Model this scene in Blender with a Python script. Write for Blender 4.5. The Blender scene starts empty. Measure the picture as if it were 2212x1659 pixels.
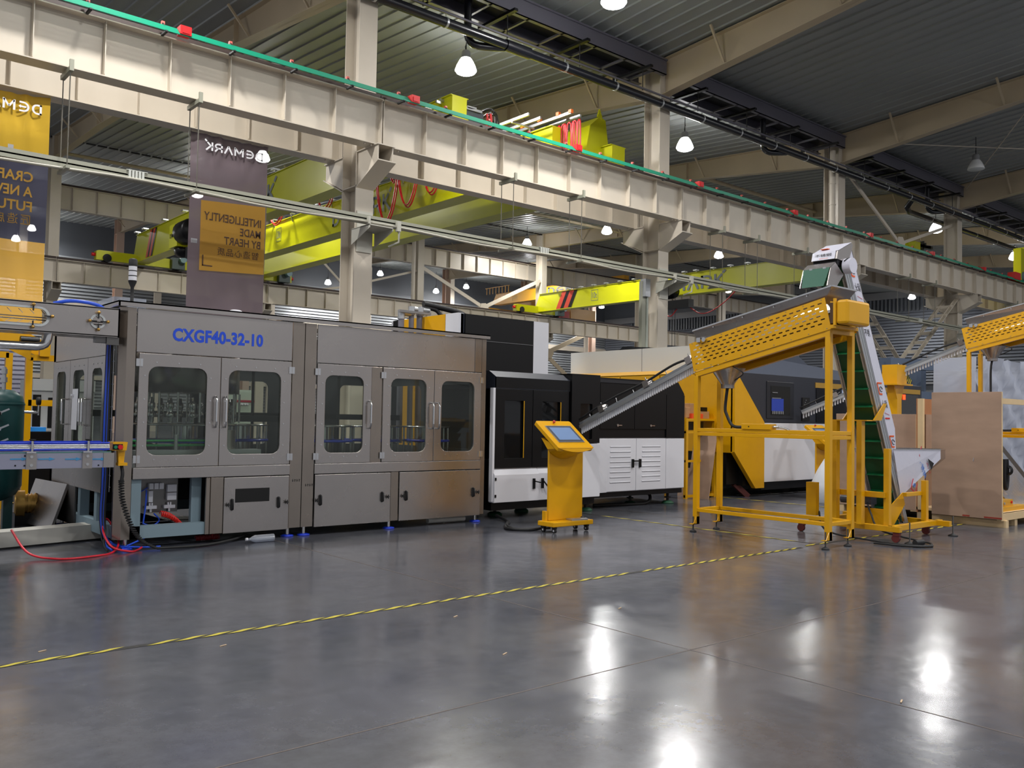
import bpy, math, random
from mathutils import Matrix, Vector
random.seed(7)
SC = bpy.context.scene
COL = SC.collection
# ---------------- camera ----------------
CAM_F, CAM_YAW, CAM_PITCH, CAM_ROLL = 1905.58, .86501386, .03841574, .01787367   # focal length in pixels of the 2212 px wide frame
CAM_POS = Vector((0, 0, 1.45))
cy, sy, cp, sp = math.cos(CAM_YAW), math.sin(CAM_YAW), math.cos(CAM_PITCH), math.sin(CAM_PITCH)
_f = Vector((cy*cp, sy*cp, sp)); _r = Vector((sy, -cy, 0)); _u = _r.cross(_f)
cr, sr = math.cos(CAM_ROLL), math.sin(CAM_ROLL)
_R = cr*_r + sr*_u; _U = -sr*_r + cr*_u
cam_d = bpy.data.cameras.new('camera'); cam = bpy.data.objects.new('camera', cam_d); COL.objects.link(cam)
cam_d.sensor_fit = 'HORIZONTAL'; cam_d.sensor_width = 36; cam_d.lens = 36*CAM_F/2212
cam_d.clip_end = 300
m = Matrix.Identity(4)
for i in range(3):
    m[i][0] = _R[i]; m[i][1] = _U[i]; m[i][2] = -_f[i]; m[i][3] = CAM_POS[i]
cam.matrix_world = m
SC.camera = cam
def ray(x, y):
    return _R*((x-1106)/CAM_F) + _U*(-(y-829.5)/CAM_F) + _f
def atX(x, y, X): d = ray(x, y); return CAM_POS + d*((X-CAM_POS.x)/d.x)
def atY(x, y, Y): d = ray(x, y); return CAM_POS + d*((Y-CAM_POS.y)/d.y)
def atZ(x, y, Z): d = ray(x, y); return CAM_POS + d*((Z-CAM_POS.z)/d.z)
# ---------------- world, exposure ----------------
SC.view_settings.view_transform = 'Standard'; SC.view_settings.look = 'None'
SC.view_settings.exposure = 0.0; SC.view_settings.gamma = 1.0; SC.view_settings.use_curve_mapping = False
W = bpy.data.worlds.new('hall_ambient'); SC.world = W; W.use_nodes = True
W.node_tree.nodes['Background'].inputs[0].default_value = (.86, .88, .94, 1)
W.node_tree.nodes['Background'].inputs[1].default_value = .45
LAMP_W = 400
SC.cycles.max_bounces = 7; SC.cycles.diffuse_bounces = 3; SC.cycles.glossy_bounces = 4; SC.cycles.transparent_max_bounces = 12
SC.cycles.sample_clamp_indirect = 4
# ---------------- materials ----------------
MATS = {}
def lin(c):
    return tuple((v/12.92 if v <= .04045 else ((v+.055)/1.055)**2.4) for v in c)
def mat(name, rgb, rough=.5, metal=0, spec=.5, coat=0, bump=0, bscale=40, var=0, vscale=6, emit=None, est=0, stretch=None):
    """rgb in 0..255 sRGB"""
    if name in MATS: return MATS[name]
    M = bpy.data.materials.new(name); M.use_nodes = True; nt = M.node_tree; b = nt.nodes['Principled BSDF']
    c = lin([v/255 for v in rgb]) + (1,)
    b.inputs['Base Color'].default_value = c; b.inputs['Roughness'].default_value = rough
    b.inputs['Metallic'].default_value = metal; b.inputs['Specular IOR Level'].default_value = spec
    b.inputs['Coat Weight'].default_value = coat
    if emit:
        b.inputs['Emission Color'].default_value = lin([v/255 for v in emit]) + (1,); b.inputs['Emission Strength'].default_value = est
    if var or bump:
        tc = nt.nodes.new('ShaderNodeTexCoord'); mp = nt.nodes.new('ShaderNodeMapping'); nt.links.new(tc.outputs['Object'], mp.inputs[0])
        if stretch: mp.inputs['Scale'].default_value = stretch
    if var:
        n = nt.nodes.new('ShaderNodeTexNoise'); n.inputs['Scale'].default_value = vscale; n.inputs['Detail'].default_value = 4
        nt.links.new(mp.outputs[0], n.inputs['Vector'])
        r = nt.nodes.new('ShaderNodeValToRGB'); nt.links.new(n.outputs['Fac'], r.inputs[0])
        r.color_ramp.elements[0].position = .3; r.color_ramp.elements[1].position = .7
        r.color_ramp.elements[0].color = tuple(v*(1-var) for v in c[:3]) + (1,); r.color_ramp.elements[1].color = tuple(min(1, v*(1+var)) for v in c[:3]) + (1,)
        nt.links.new(r.outputs[0], b.inputs['Base Color'])
        mr = nt.nodes.new('ShaderNodeMapRange'); nt.links.new(n.outputs['Fac'], mr.inputs[0])
        mr.inputs['To Min'].default_value = max(0, rough-.06); mr.inputs['To Max'].default_value = rough+.06
        nt.links.new(mr.outputs[0], b.inputs['Roughness'])
    if bump:
        n2 = nt.nodes.new('ShaderNodeTexNoise'); n2.inputs['Scale'].default_value = bscale; nt.links.new(mp.outputs[0], n2.inputs['Vector'])
        bp = nt.nodes.new('ShaderNodeBump'); bp.inputs['Strength'].default_value = bump; bp.inputs['Distance'].default_value = .02
        nt.links.new(n2.outputs['Fac'], bp.inputs['Height']); nt.links.new(bp.outputs[0], b.inputs['Normal'])
    MATS[name] = M; return M
CREAM = mat('cream_paint', (200, 190, 174), .38, var=.05, vscale=1.2)
CREAM2 = mat('cream_paint_rafter', (182, 166, 140), .5, var=.06, vscale=.8)
ROOFM = mat('grey_roof_sheet', (138, 141, 140), .42, var=.08, vscale=.5)
SEAM = mat('roof_seam', (150, 150, 140), .4, metal=.3)
STEEL = mat('brushed_steel', (178, 172, 168), .27, metal=.9, var=.03, vscale=1.4)
STEEL2 = mat('brushed_steel_post', (158, 148, 138), .25, metal=.9, var=.04, vscale=3)
STEELD = mat('dark_steel', (110, 108, 106), .35, metal=.9)
CHROME = mat('polished_steel', (215, 215, 215), .18, metal=1)
ALU = mat('aluminium', (190, 192, 194), .35, metal=.8)
BLACK = mat('black_paint', (13, 13, 15), .38, spec=.3)
BLACKM = mat('black_rubber', (22, 22, 24), .6)
SLATE = mat('slate_paint', (58, 63, 74), .45)
WHITE = mat('white_paint', (222, 222, 228), .4)
OFFW = mat('light_grey_paint', (188, 192, 192), .5)
YEL = mat('yellow_paint', (218, 160, 6), .3, spec=.5, var=.03, vscale=4)
CRANE = mat('crane_yellow', (192, 192, 14), .3, var=.04, vscale=1)
ORANGE = mat('crane_orange', (222, 160, 20), .35)
BLUEG = mat('blue_grey_frame', (120, 140, 150), .5)
FRAMEB = mat('slate_blue_frame', (88, 102, 124), .5)
GREEN = mat('conductor_green', (8, 140, 108), .35)
DGREEN = mat('belt_green', (10, 76, 42), .45)
TANKG = mat('tank_green', (12, 62, 62), .4, var=.1, vscale=5)
RED = mat('red_plastic', (205, 20, 24), .4)
REDC = mat('red_cable', (190, 26, 30), .4)
BLUE = mat('blue_plastic', (30, 60, 200), .35)
BLUEH = mat('blue_hose', (30, 80, 210), .4)
GRN = mat('green_guide', (20, 140, 70), .35)
BRASS = mat('brass_cast', (190, 150, 80), .35, metal=.8)
PLY = mat('plywood', (172, 143, 122), .6, var=.10, vscale=3.5, stretch=(1, .6, 1.6))
PINE = mat('pine_timber', (222, 194, 150), .6, var=.06, vscale=5)
PLYIN = mat('plywood_inside', (176, 118, 76), .6, var=.08, vscale=3)
PIPEB = mat('black_pipe', (16, 17, 24), .25, spec=.6)
GUTM = mat('gutter_zinc', (104, 102, 112), .4, metal=.4)
DARK = mat('dark_gap', (30, 32, 36), .7)
GREY = mat('mid_grey', (130, 130, 132), .5)
BUSW = mat('busway_grey', (150, 150, 134), .4)
BUSD = mat('busway_groove', (78, 74, 62), .5)
TAPEY = mat('tape_yellow', (196, 180, 60), .5)
TAPEB = mat('tape_black', (40, 40, 38), .5)
SCREEN = mat('screen_glass', (120, 145, 185), .15, spec=.6)
LETB = mat('blue_letters', (28, 74, 205), .4)
LETG = mat('grey_letters', (104, 112, 118), .5)
LETW = mat('white_letters', (235, 235, 240), .6)
LETK = mat('black_letters', (30, 30, 34), .6)
LETR = mat('red_letters', (205, 40, 30), .6)
LETO = mat('orange_letters', (230, 90, 20), .6)
LETBL = mat('light_blue_letters', (70, 130, 215), .6)
FILM = mat('white_film', (214, 214, 228), .28, spec=.6, bump=.12, bscale=9)
CARD = mat('cardboard', (176, 134, 92), .7)
SACK = mat('white_sack', (215, 220, 228), .6, bump=.4, bscale=7)
SHUT = mat('shutter_slat', (150, 154, 158), .45, metal=.2)
WALLD = mat('dark_wall_sheet', (92, 96, 102), .5)
WALLL = mat('wall_cream', (176, 170, 150), .6)
LAMPH = mat('lamp_housing', (205, 205, 205), .4)
GLOW = mat('lamp_glow', (255, 255, 255), .5, emit=(255, 255, 255), est=40)
REDGL = mat('red_indicator', (255, 60, 20), .5, emit=(255, 60, 20), est=3)
def glassy(name, tint, alpha, rough=.05, glossy=.12):
    M = bpy.data.materials.new(name); M.use_nodes = True; nt = M.node_tree; nt.nodes.clear()
    o = nt.nodes.new('ShaderNodeOutputMaterial'); t = nt.nodes.new('ShaderNodeBsdfTransparent'); g = nt.nodes.new('ShaderNodeBsdfGlossy')
    d = nt.nodes.new('ShaderNodeBsdfDiffuse'); mx = nt.nodes.new('ShaderNodeMixShader'); m2 = nt.nodes.new('ShaderNodeMixShader')
    c = lin([v/255 for v in tint]) + (1,)
    t.inputs[0].default_value = c; d.inputs[0].default_value = c; g.inputs['Roughness'].default_value = rough
    mx.inputs[0].default_value = 1-alpha; nt.links.new(d.outputs[0], mx.inputs[1]); nt.links.new(t.outputs[0], mx.inputs[2])
    m2.inputs[0].default_value = glossy; nt.links.new(mx.outputs[0], m2.inputs[1]); nt.links.new(g.outputs[0], m2.inputs[2])
    nt.links.new(m2.outputs[0], o.inputs[0]); MATS[name] = M; return M
PANE = glassy('door_pane', (225, 230, 225), .01, .03, .025)
PANED = glassy('dark_pane', (95, 97, 100), .05, .05, .05)
CLEAR = glassy('clear_plastic', (225, 230, 240), .30, .12, .18)
WRAP = glassy('plastic_wrap', (205, 210, 225), .62, .18, .16)
def cloth(name, rgb, thin=.06):
    M = bpy.data.materials.new(name); M.use_nodes = True; nt = M.node_tree; nt.nodes.clear()
    o = nt.nodes.new('ShaderNodeOutputMaterial'); t = nt.nodes.new('ShaderNodeBsdfTransparent'); tr = nt.nodes.new('ShaderNodeBsdfTranslucent')
    d = nt.nodes.new('ShaderNodeBsdfDiffuse'); mx = nt.nodes.new('ShaderNodeMixShader'); m2 = nt.nodes.new('ShaderNodeMixShader')
    c = lin([v/255 for v in rgb]) + (1,); d.inputs[0].default_value = c; tr.inputs[0].default_value = c
    mx.inputs[0].default_value = .45; nt.links.new(d.outputs[0], mx.inputs[1]); nt.links.new(tr.outputs[0], mx.inputs[2])
    m2.inputs[0].default_value = thin; nt.links.new(mx.outputs[0], m2.inputs[1]); nt.links.new(t.outputs[0], m2.inputs[2])
    nt.links.new(m2.outputs[0], o.inputs[0]); MATS[name] = M; return M
CL_YEL = cloth('cloth_yellow', (240, 196, 70)); CL_GRY = cloth('cloth_mauve_grey', (132, 118, 124)); CL_NAVY = cloth('cloth_navy_grey', (88, 88, 106)); CL_ORG = cloth('cloth_amber', (250, 196, 92))
def floor_mat():
    M = bpy.data.materials.new('polished_concrete'); M.use_nodes = True; nt = M.node_tree; b = nt.nodes['Principled BSDF']
    tc = nt.nodes.new('ShaderNodeTexCoord')
    def noise(s, det=5, rgh=.6, vec=None):
        n = nt.nodes.new('ShaderNodeTexNoise'); n.inputs['Scale'].default_value = s; n.inputs['Detail'].default_value = det; n.inputs['Roughness'].default_value = rgh
        nt.links.new(vec or tc.outputs['Object'], n.inputs['Vector']); return n
    n1 = noise(.55); n2 = noise(7, 6, .7)
    r = nt.nodes.new('ShaderNodeValToRGB'); nt.links.new(n1.outputs['Fac'], r.inputs[0])
    r.color_ramp.elements[0].position = .32; r.color_ramp.elements[0].color = lin((.285, .295, .335)) + (1,)
    r.color_ramp.elements[1].position = .70; r.color_ramp.elements[1].color = lin((.365, .368, .385)) + (1,)
    r2 = nt.nodes.new('ShaderNodeValToRGB'); nt.links.new(n2.outputs['Fac'], r2.inputs[0])
    r2.color_ramp.elements[0].position = .35; r2.color_ramp.elements[0].color = (.82, .82, .82, 1); r2.color_ramp.elements[1].position = .68; r2.color_ramp.elements[1].color = (1.12, 1.12, 1.12, 1)
    mx = nt.nodes.new('ShaderNodeMix'); mx.data_type = 'RGBA'; mx.blend_type = 'MULTIPLY'; mx.inputs[0].default_value = 1
    nt.links.new(r.outputs[0], mx.inputs[6]); nt.links.new(r2.outputs[0], mx.inputs[7]); nt.links.new(mx.outputs[2], b.inputs['Base Color'])
    n3 = noise(1.3, 6, .65); mr = nt.nodes.new('ShaderNodeMapRange'); nt.links.new(n3.outputs['Fac'], mr.inputs[0])
    mr.inputs['From Min'].default_value = .3; mr.inputs['From Max'].default_value = .7; mr.inputs['To Min'].default_value = .13; mr.inputs['To Max'].default_value = .25
    nt.links.new(mr.outputs[0], b.inputs['Roughness']); b.inputs['Specular IOR Level'].default_value = .75
    n4 = noise(2.2, 3); bp = nt.nodes.new('ShaderNodeBump'); bp.inputs['Strength'].default_value = .06; bp.inputs['Distance'].default_value = .05
    nt.links.new(n4.outputs['Fac'], bp.inputs['Height']); nt.links.new(bp.outputs[0], b.inputs['Normal'])
    return M
FLOORM = floor_mat()
# ---------------- mesh helpers ----------------
ORG = {}
def rounded(u0, u1, v0, v1, r, n=4):
    pts = []
    for cx, cyy, a0 in ((u1-r, v1-r, 0), (u0+r, v1-r, 90), (u0+r, v0+r, 180), (u1-r, v0+r, 270)):
        for k in range(n+1):
            a = math.radians(a0+90*k/n); pts.append((cx+r*math.cos(a), cyy+r*math.sin(a)))
    return pts
AX = {'y': lambda u, v, w: (u, w, v), 'x': lambda u, v, w: (w, u, v), 'z': lambda u, v, w: (u, v, w)}
class MB:
    def __init__(s, T=None): s.v = []; s.f = []; s.s = []; s.T = T
    def add(s, vs, fs, smooth=False):
        o = len(s.v)
        s.v += [(s.T @ Vector(p)) if s.T else Vector(p) for p in vs]
        s.f += [tuple(i+o for i in f) for f in fs]; s.s += [smooth]*len(fs); return s
    def box(s, x0, x1, y0, y1, z0, z1):
        return s.add([(x0,y0,z0),(x1,y0,z0),(x1,y1,z0),(x0,y1,z0),(x0,y0,z1),(x1,y0,z1),(x1,y1,z1),(x0,y1,z1)],
                     [(0,3,2,1),(4,5,6,7),(0,1,5,4),(1,2,6,5),(2,3,7,6),(3,0,4,7)])
    def prism(s, pts, ax, a, b, smooth=False):
        g = AX[ax]; n = len(pts)
        s.add([g(u, v, a) for u, v in pts] + [g(u, v, b) for u, v in pts], [tuple(range(n)), tuple(range(2*n-1, n-1, -1))])
        s.add([g(u, v, a) for u, v in pts] + [g(u, v, b) for u, v in pts], [(i, (i+1) % n, n+(i+1) % n, n+i) for i in range(n)], smooth); return s
    def bar(s, p, q, w, h, up=(0, 0, 1)):
        p = Vector(p); q = Vector(q); d = (q-p).normalized(); up = Vector(up)
        if abs(d.dot(up)) > .98: up = Vector((0, 1, 0))
        x = d.cross(up).normalized(); y = x.cross(d).normalized(); x *= w/2; y *= h/2
        return s.add([p-x-y, p+x-y, p+x+y, p-x+y, q-x-y, q+x-y, q+x+y, q-x+y], [(0,3,2,1),(4,5,6,7),(0,1,5,4),(1,2,6,5),(2,3,7,6),(3,0,4,7)])
    def cyl(s, p, q, r, r1=None, n=14, caps=True):
        r1 = r if r1 is None else r1; p = Vector(p); q = Vector(q); d = (q-p).normalized()
        up = Vector((0, 0, 1)) if abs(d.z) < .9 else Vector((1, 0, 0)); x = d.cross(up).normalized(); y = x.cross(d)
        A = [(math.cos(2*math.pi*k/n), math.sin(2*math.pi*k/n)) for k in range(n)]
        vs = [p+(x*a+y*b)*r for a, b in A] + [q+(x*a+y*b)*r1 for a, b in A]
        s.add(vs, [(k, (k+1) % n, n+(k+1) % n, n+k) for k in range(n)], True)
        if caps: s.add(vs, [tuple(range(n))[::-1], tuple(range(n, 2*n))])
        return s
    def tube(s, pts, r, n=8, smooth_path=0):
        P = [Vector(p) for p in pts]
        for _ in range(smooth_path):
            Q = [P[0]]
            for a, b in zip(P, P[1:]): Q += [a*.75+b*.25, a*.25+b*.75]
            P = Q + [P[-1]]
        vs = []; prev = None
        for i, p in enumerate(P):
            d = (P[min(i+1, len(P)-1)]-P[max(i-1, 0)]).normalized()
            if prev is None:
                up = Vector((0, 0, 1)) if abs(d.z) < .9 else Vector((1, 0, 0)); x = d.cross(up).normalized()
            else: x = (prev - d*prev.dot(d)).normalized()
            prev = x; y = x.cross(d)
            vs += [p+(x*math.cos(2*math.pi*k/n)+y*math.sin(2*math.pi*k/n))*r for k in range(n)]
        fs = [(i*n+k, i*n+(k+1) % n, (i+1)*n+(k+1) % n, (i+1)*n+k) for i in range(len(P)-1) for k in range(n)]
        s.add(vs, fs, True); s.add(vs, [tuple(range(n))[::-1], tuple(range(len(vs)-n, len(vs)))]); return s
    def lathe(s, c, prof, n=20, axis='z'):
        c = Vector(c); vs = []
        for r, z in prof:
            for k in range(n):
                a = 2*math.pi*k/n; u, v = r*math.cos(a), r*math.sin(a)
                vs.append(c+Vector({'z': (u, v, z), 'x': (z, u, v), 'y': (u, z, v)}[axis]))
        m = len(prof)
        return s.add(vs, [(i*n+k, i*n+(k+1) % n, (i+1)*n+(k+1) % n, (i+1)*n+k) for i in range(m-1) for k in range(n)], True)
    def ring(s, outer, inner, ax, a, b):
        """flat frame between two loops of equal length, extruded a..b along ax"""
        g = AX[ax]; n = len(outer)
        vs = [g(u, v, w) for w in (a, b) for L in (outer, inner) for u, v in L]
        fs = []
        for k in range(n):
            j = (k+1) % n
            fs += [(k, j, n+j, n+k), (2*n+k, 3*n+k, 3*n+j, 2*n+j), (k, 2*n+k, 2*n+j, j), (n+k, n+j, 3*n+j, 3*n+k)]
        return s.add(vs, fs)
    def framep(s, u0, u1, v0, v1, w0, w1, x0, x1, r, ax, a, b):
        inner = rounded(w0, w1, x0, x1, r, 4); outer = []
        for (u, v) in inner:
            cu, cv = (w0+w1)/2, (x0+x1)/2
            outer.append((u, v))
        o = []
        for i, (u, v) in enumerate(inner):
            q, k = divmod(i, 5)
            if q == 0: p = (u1, v) if k < 2 else ((u1, v1) if k == 2 else (u, v1))
            elif q == 1: p = (u, v1) if k < 2 else ((u0, v1) if k == 2 else (u0, v))
            elif q == 2: p = (u0, v) if k < 2 else ((u0, v0) if k == 2 else (u, v0))
            else: p = (u, v0) if k < 2 else ((u1, v0) if k == 2 else (u1, v))
            o.append(p)
        return s.ring(o, inner, ax, a, b)
    def build(s, name, material, parent=None, bevel=0):
        o0 = ORG.get(parent.name, Vector((0, 0, 0))) if parent else (s.v[0].copy() if s.v else Vector())
        if not parent:
            xs = [v.x for v in s.v]; ys = [v.y for v in s.v]; zs = [v.z for v in s.v]
            o0 = Vector(((min(xs)+max(xs))/2, (min(ys)+max(ys))/2, min(zs)))
        me = bpy.data.meshes.new(name); me.from_pydata([v-o0 for v in s.v], [], s.f); me.polygons.foreach_set('use_smooth', s.s)
        me.materials.append(material); me.update()
        ob = bpy.data.objects.new(name, me); COL.objects.link(ob)
        if parent: ob.parent = parent
        else: ob.location = o0
        ORG[ob.name] = o0
        if bevel:
            bv = ob.modifiers.new('bevel', 'BEVEL'); bv.width = bevel; bv.segments = 2; bv.limit_method = 'ANGLE'; bv.angle_limit = math.radians(50)
        return ob
def thing(name, loc, label, cat, group=None, kind=None):
    e = bpy.data.objects.new(name, None); COL.objects.link(e); e.location = loc; e.empty_display_size = .2
    ORG[e.name] = Vector(loc); e['label'] = label; e['category'] = cat
    if group: e['group'] = group
    if kind: e['kind'] = kind
    return e
def tag(o, label, cat, group=None, kind=None):
    o['label'] = label; o['category'] = cat
    if group: o['group'] = group
    if kind: o['kind'] = kind
    return o
def struct(o): o['kind'] = 'structure'; return o
KIDS = {}
def dup(root, delta, label=None, group=None):
    c = root.copy(); COL.objects.link(c); c.location = root.location + Vector(delta); ORG[c.name] = c.location.copy()
    if label: c['label'] = label
    if group: c['group'] = group
    for ch in [o for o in COL.objects if o.parent == root]:
        d = ch.copy(); COL.objects.link(d); d.parent = c
        for g in [o for o in COL.objects if o.parent == ch]:
            e = g.copy(); COL.objects.link(e); e.parent = d
    return c
_tc = {}
def text_geo(s, bold=0, spacing=1.0):
    key = (s, bold, spacing)
    if key in _tc: return _tc[key]
    cu = bpy.data.curves.new('t', 'FONT'); cu.body = s; cu.size = 1; cu.offset = bold; cu.space_character = spacing; cu.resolution_u = 3
    ob = bpy.data.objects.new('t', cu); COL.objects.link(ob)
    dg = bpy.context.evaluated_depsgraph_get(); me = bpy.data.meshes.new_from_object(ob.evaluated_get(dg))
    vs = [v.co.copy() for v in me.vertices]; fs = [tuple(p.vertices) for p in me.polygons]
    bpy.data.objects.remove(ob); bpy.data.curves.remove(cu); bpy.data.meshes.remove(me)
    x0 = min(v.x for v in vs); x1 = max(v.x for v in vs); y0 = min(v.y for v in vs); y1 = max(v.y for v in vs)
    _tc[key] = ([((v.x-x0)/(x1-x0), (v.y-y0)/(y1-y0)) for v in vs], fs); return _tc[key]
def text_into(b, s, o, u, v, bold=0, spacing=1.0):
    """letters filling the parallelogram o, o+u, o+v"""
    vs, fs = text_geo(s, bold, spacing); o = Vector(o); u = Vector(u); v = Vector(v)
    return b.add([o+u*a+v*c for a, c in vs], fs)
def text(s, o, u, v, name, material, parent, bold=0, spacing=1.0):
    b = MB(); text_into(b, s, o, u, v, bold, spacing); return b.build(name, material, parent)
def logo_into(b, o, u, v):
    """the wordmark: D, an E drawn as an arc with an arrow, M, a bar-less A, R and a K whose arm is cut loose"""
    o = Vector(o); u = Vector(u); v = Vector(v); X = lambda a, c: o+u*a+v*c
    def poly(pts): b.add([X(*p) for p in pts], [tuple(range(len(pts)))])
    def stroke(path, w=.028, wy=.17):
        for (a, c), (d, e) in zip(path, path[1:]):
            dx, dy = d-a, e-c; asp = wy/w; L = math.hypot(dx*asp, dy)
            nx, ny = -dy/L*w/2*1.0, dx*asp/L*wy/2
            poly([(a+nx, c+ny), (d+nx, e+ny), (d-nx, e-ny), (a-nx, c-ny)])
    def arc(cx, cyy, rx, ry, a0, a1, n=10): return [(cx+rx*math.cos(math.radians(a0+(a1-a0)*k/n)), cyy+ry*math.sin(math.radians(a0+(a1-a0)*k/n))) for k in range(n+1)]
    stroke([(.014, 0), (.014, 1)]); stroke([(.0, .92)] + [(.05, .92)] + arc(.06, .5, .055, .42, 80, -80) + [(.05, .08), (0, .08)])
    stroke([(.29, .92), (.25, .92)] + arc(.235, .5, .06, .42, 100, 260) + [(.25, .08), (.29, .08)]); poly([(.20, .42), (.27, .42), (.27, .32), (.30, .5), (.27, .68), (.27, .58), (.20, .58)])
    stroke([(.354, 0), (.354, 1)]); stroke([(.354, .95), (.42, .3)]); stroke([(.42, .3), (.486, .95)]); stroke([(.486, 0), (.486, 1)])
    stroke([(.535, 0), (.60, .95)]); stroke([(.60, .95), (.665, 0)])
    stroke([(.714, 0), (.714, 1)]); stroke([(.70, .92), (.77, .92)] + arc(.775, .68, .045, .24, 85, -85, 8) + [(.77, .44), (.70, .44)]); stroke([(.775, .44), (.825, 0)])
    stroke([(.874, 0), (.874, 1)]); stroke([(.874, .40), (.955, .95)]); stroke([(.905, .52), (.975, 0)]); stroke([(.965, 1.02), (.995, 1.25)])
# ================= BUILDING =================
XA0, BAY = 8.85, 9.0
YA, YB, YC, YD = 15.2, 39.5, 61.6, -9.6
def roof(y): return 10.98+.07*abs(y-YA)
# floor
b = MB(); b.add([(-22, -12, 0), (92, -12, 0), (92, 80, 0), (-22, 80, 0)], [(0, 1, 2, 3)]); fl = struct(b.build('floor', FLOORM))
b = MB()
for x in (-1.4, 4.55, 10.6, 16.6, 22.6, 28.6): b.box(x-.004, x+.004, -10, 30, .0002, .0012)
for y in (-2.4, 3.55, 9.62+6, 21.6): b.box(-12, 40, y-.004, y+.004, .0002, .0012)
j = b.build('floor_joint', mat('joint_line', (96, 84, 76), .6)); struct(j); j.name = 'trim_1'
# ceiling: two roof slopes with standing seams running down the slope
def slope(y0, y1, x0, x1, pitch=.42):
    b = MB(); z0, z1 = roof(y0), roof(y1)
    n = int((x1-x0)/pitch); vs = []; fs = []
    for i in range(n+1):
        x = x0+i*pitch
        for dx, dz in ((0, 0), (pitch-.075, 0), (pitch-.06, -.035), (pitch-.02, -.035)):
            vs += [(x+dx, y0, z0+dz), (x+dx, y1, z1+dz)]
    for i in range(len(vs)//2-1): fs.append((2*i, 2*i+1, 2*i+3, 2*i+2))
    b.add(vs, fs); return b.build('ceiling', ROOFM)
struct(slope(YA+.02, YB, -16, 88)); struct(slope(YB, YC+6.5, -8, 92)); struct(slope(YD, YA-.02, -8, 62))
# ridge flashing line over row B
b = MB()
for i in range(200): b.box(-8+i*.45, -8+i*.45+.36, YB-.06, YB+.05, roof(YB)-.09, roof(YB)-.045)
struct(b.build('trim_2', BLACK))
# far wall and right wall
def louvre_wall():
    # far wall: cladding above, long bands of shutters between cream posts
    Y = YC+5.2; b = MB(); b.box(-8, 92, Y+.12, Y+.2, 0, 16); struct(b.build('wall_back', WALLD))
    b = MB(); 
    for i in range(46): b.add([(-8, Y+.02, 1.2+i*.24), (92, Y+.02, 1.2+i*.24), (92, Y+.11, 1.2+i*.24+.2), (-8, Y+.11, 1.2+i*.24+.2)], [(0, 1, 2, 3)])
    struct(b.build('window_1', SHUT))
    for i in range(12):
        b = MB(); x = XA0+BAY*i+4.3; b.box(x-.25, x+.25, Y-.25, Y, 0, 14.4); w = b.build('wall_post', CREAM)
        tag(w, 'slim cream wall post standing before the slatted far wall', 'post', 'wall posts of the far wall')
    b = MB(); b.box(-8, 92, Y-.2, Y-.02, 8.6, 9.1); b.box(-8, 92, Y-.2, Y-.02, 3.6, 3.9); struct(b.build('trim_3', CREAM))
louvre_wall()
X_END = 70
b = MB(); b.box(X_END+.2, X_END+.3, YD, YC+6, 0, 15.5); struct(b.build('wall_right', WALLD))
b = MB()
for i in range(24): b.add([(X_END+.02, YD, 4.95+i*.24), (X_END+.02, YC+5, 4.95+i*.24), (X_END+.15, YC+5, 4.95+i*.24+.22), (X_END+.15, YD, 4.95+i*.24+.22)], [(0, 1, 2, 3)])
struct(b.build('window_2', mat('dark_louvre', (108, 112, 120), .5)))
b = MB()
for i in range(220): b.box(X_END+.0, X_END+.1, YD+i*.33, YD+i*.33+.16, 10.6, 11.7)
struct(b.build('trim_4', WALLD))
b = MB(); b.box(X_END-.1, X_END+.2, YD, YC+5, 4.7, 4.85); b.box(X_END-.1, X_END+.2, YD, YC+5, 11.7, 12.3); struct(b.build('trim_5', GREY))

# ---- columns ----
def column(k, Y, ztop, name_label, corbels, hw=.2, hd=.27, mtl=CREAM):
    X = XA0+BAY*k
    t = thing('steel_column', (X, Y, 0), name_label, 'column')
    b = MB(); b.box(X-hw, X+hw, Y-hd, Y-hd+.022, 0, ztop); b.box(X-hw, X+hw, Y+hd-.022, Y+hd, 0, ztop); b.box(X-.012, X+.012, Y-hd+.02, Y+hd-.02, 0, ztop)
    b.build('shaft', mtl, t)
    for (dy0, dy1, zt) in corbels:     # tapered bracket carrying a crane beam, dy measured outwards from the column face
        b = MB(); s = 1 if dy1 > dy0 else -1
        for x in (X-.17, X+.15): b.prism([(Y+dy0, zt), (Y+dy1, zt), (Y+dy1, zt-.34), (Y+dy0, zt-.68)], 'x', x, x+.02)
        b.box(X-hw, X+hw, min(Y+dy0, Y+dy1+s*.03), max(Y+dy0, Y+dy1+s*.03), zt-.02, zt)
        b.add([(X-hw, Y+dy1+s*.06, zt-.31), (X+hw, Y+dy1+s*.06, zt-.31), (X+hw, Y+dy0, zt-.70), (X-hw, Y+dy0, zt-.70), (X-hw, Y+dy1+s*.06, zt-.33), (X+hw, Y+dy1+s*.06, zt-.33), (X+hw, Y+dy0, zt-.72), (X-hw, Y+dy0, zt-.72)],
              [(0,1,2,3),(7,6,5,4),(0,4,5,1),(3,2,6,7),(0,3,7,4),(1,5,6,2)])
        b.build('corbel', mtl, t)
    b = MB()
    for z in (ztop-1.0, 5.9): b.box(X-hw, X+hw, Y-hd, Y+hd, z, z+.015)
    b.build('stiffener_plate', mtl, t)
    return t
NB = 6.58       # underside of the near crane beams
labA = ['cream steel column standing behind the stainless filling machine', 'cream steel column standing behind the grey blow moulder housing',
        'cream steel column with white downpipe, seen above the tilted feeder hopper', 'cream steel column with ladder-like braces, behind the tall plywood crate', 'cream steel column at the right edge of the hall row', 'farthest cream steel column of the near row']
for k in range(0, 6):
    column(k, YA, 10.9, labA[k], [(-.25, -1.0, NB), (.25, 1.0, NB)])
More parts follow.
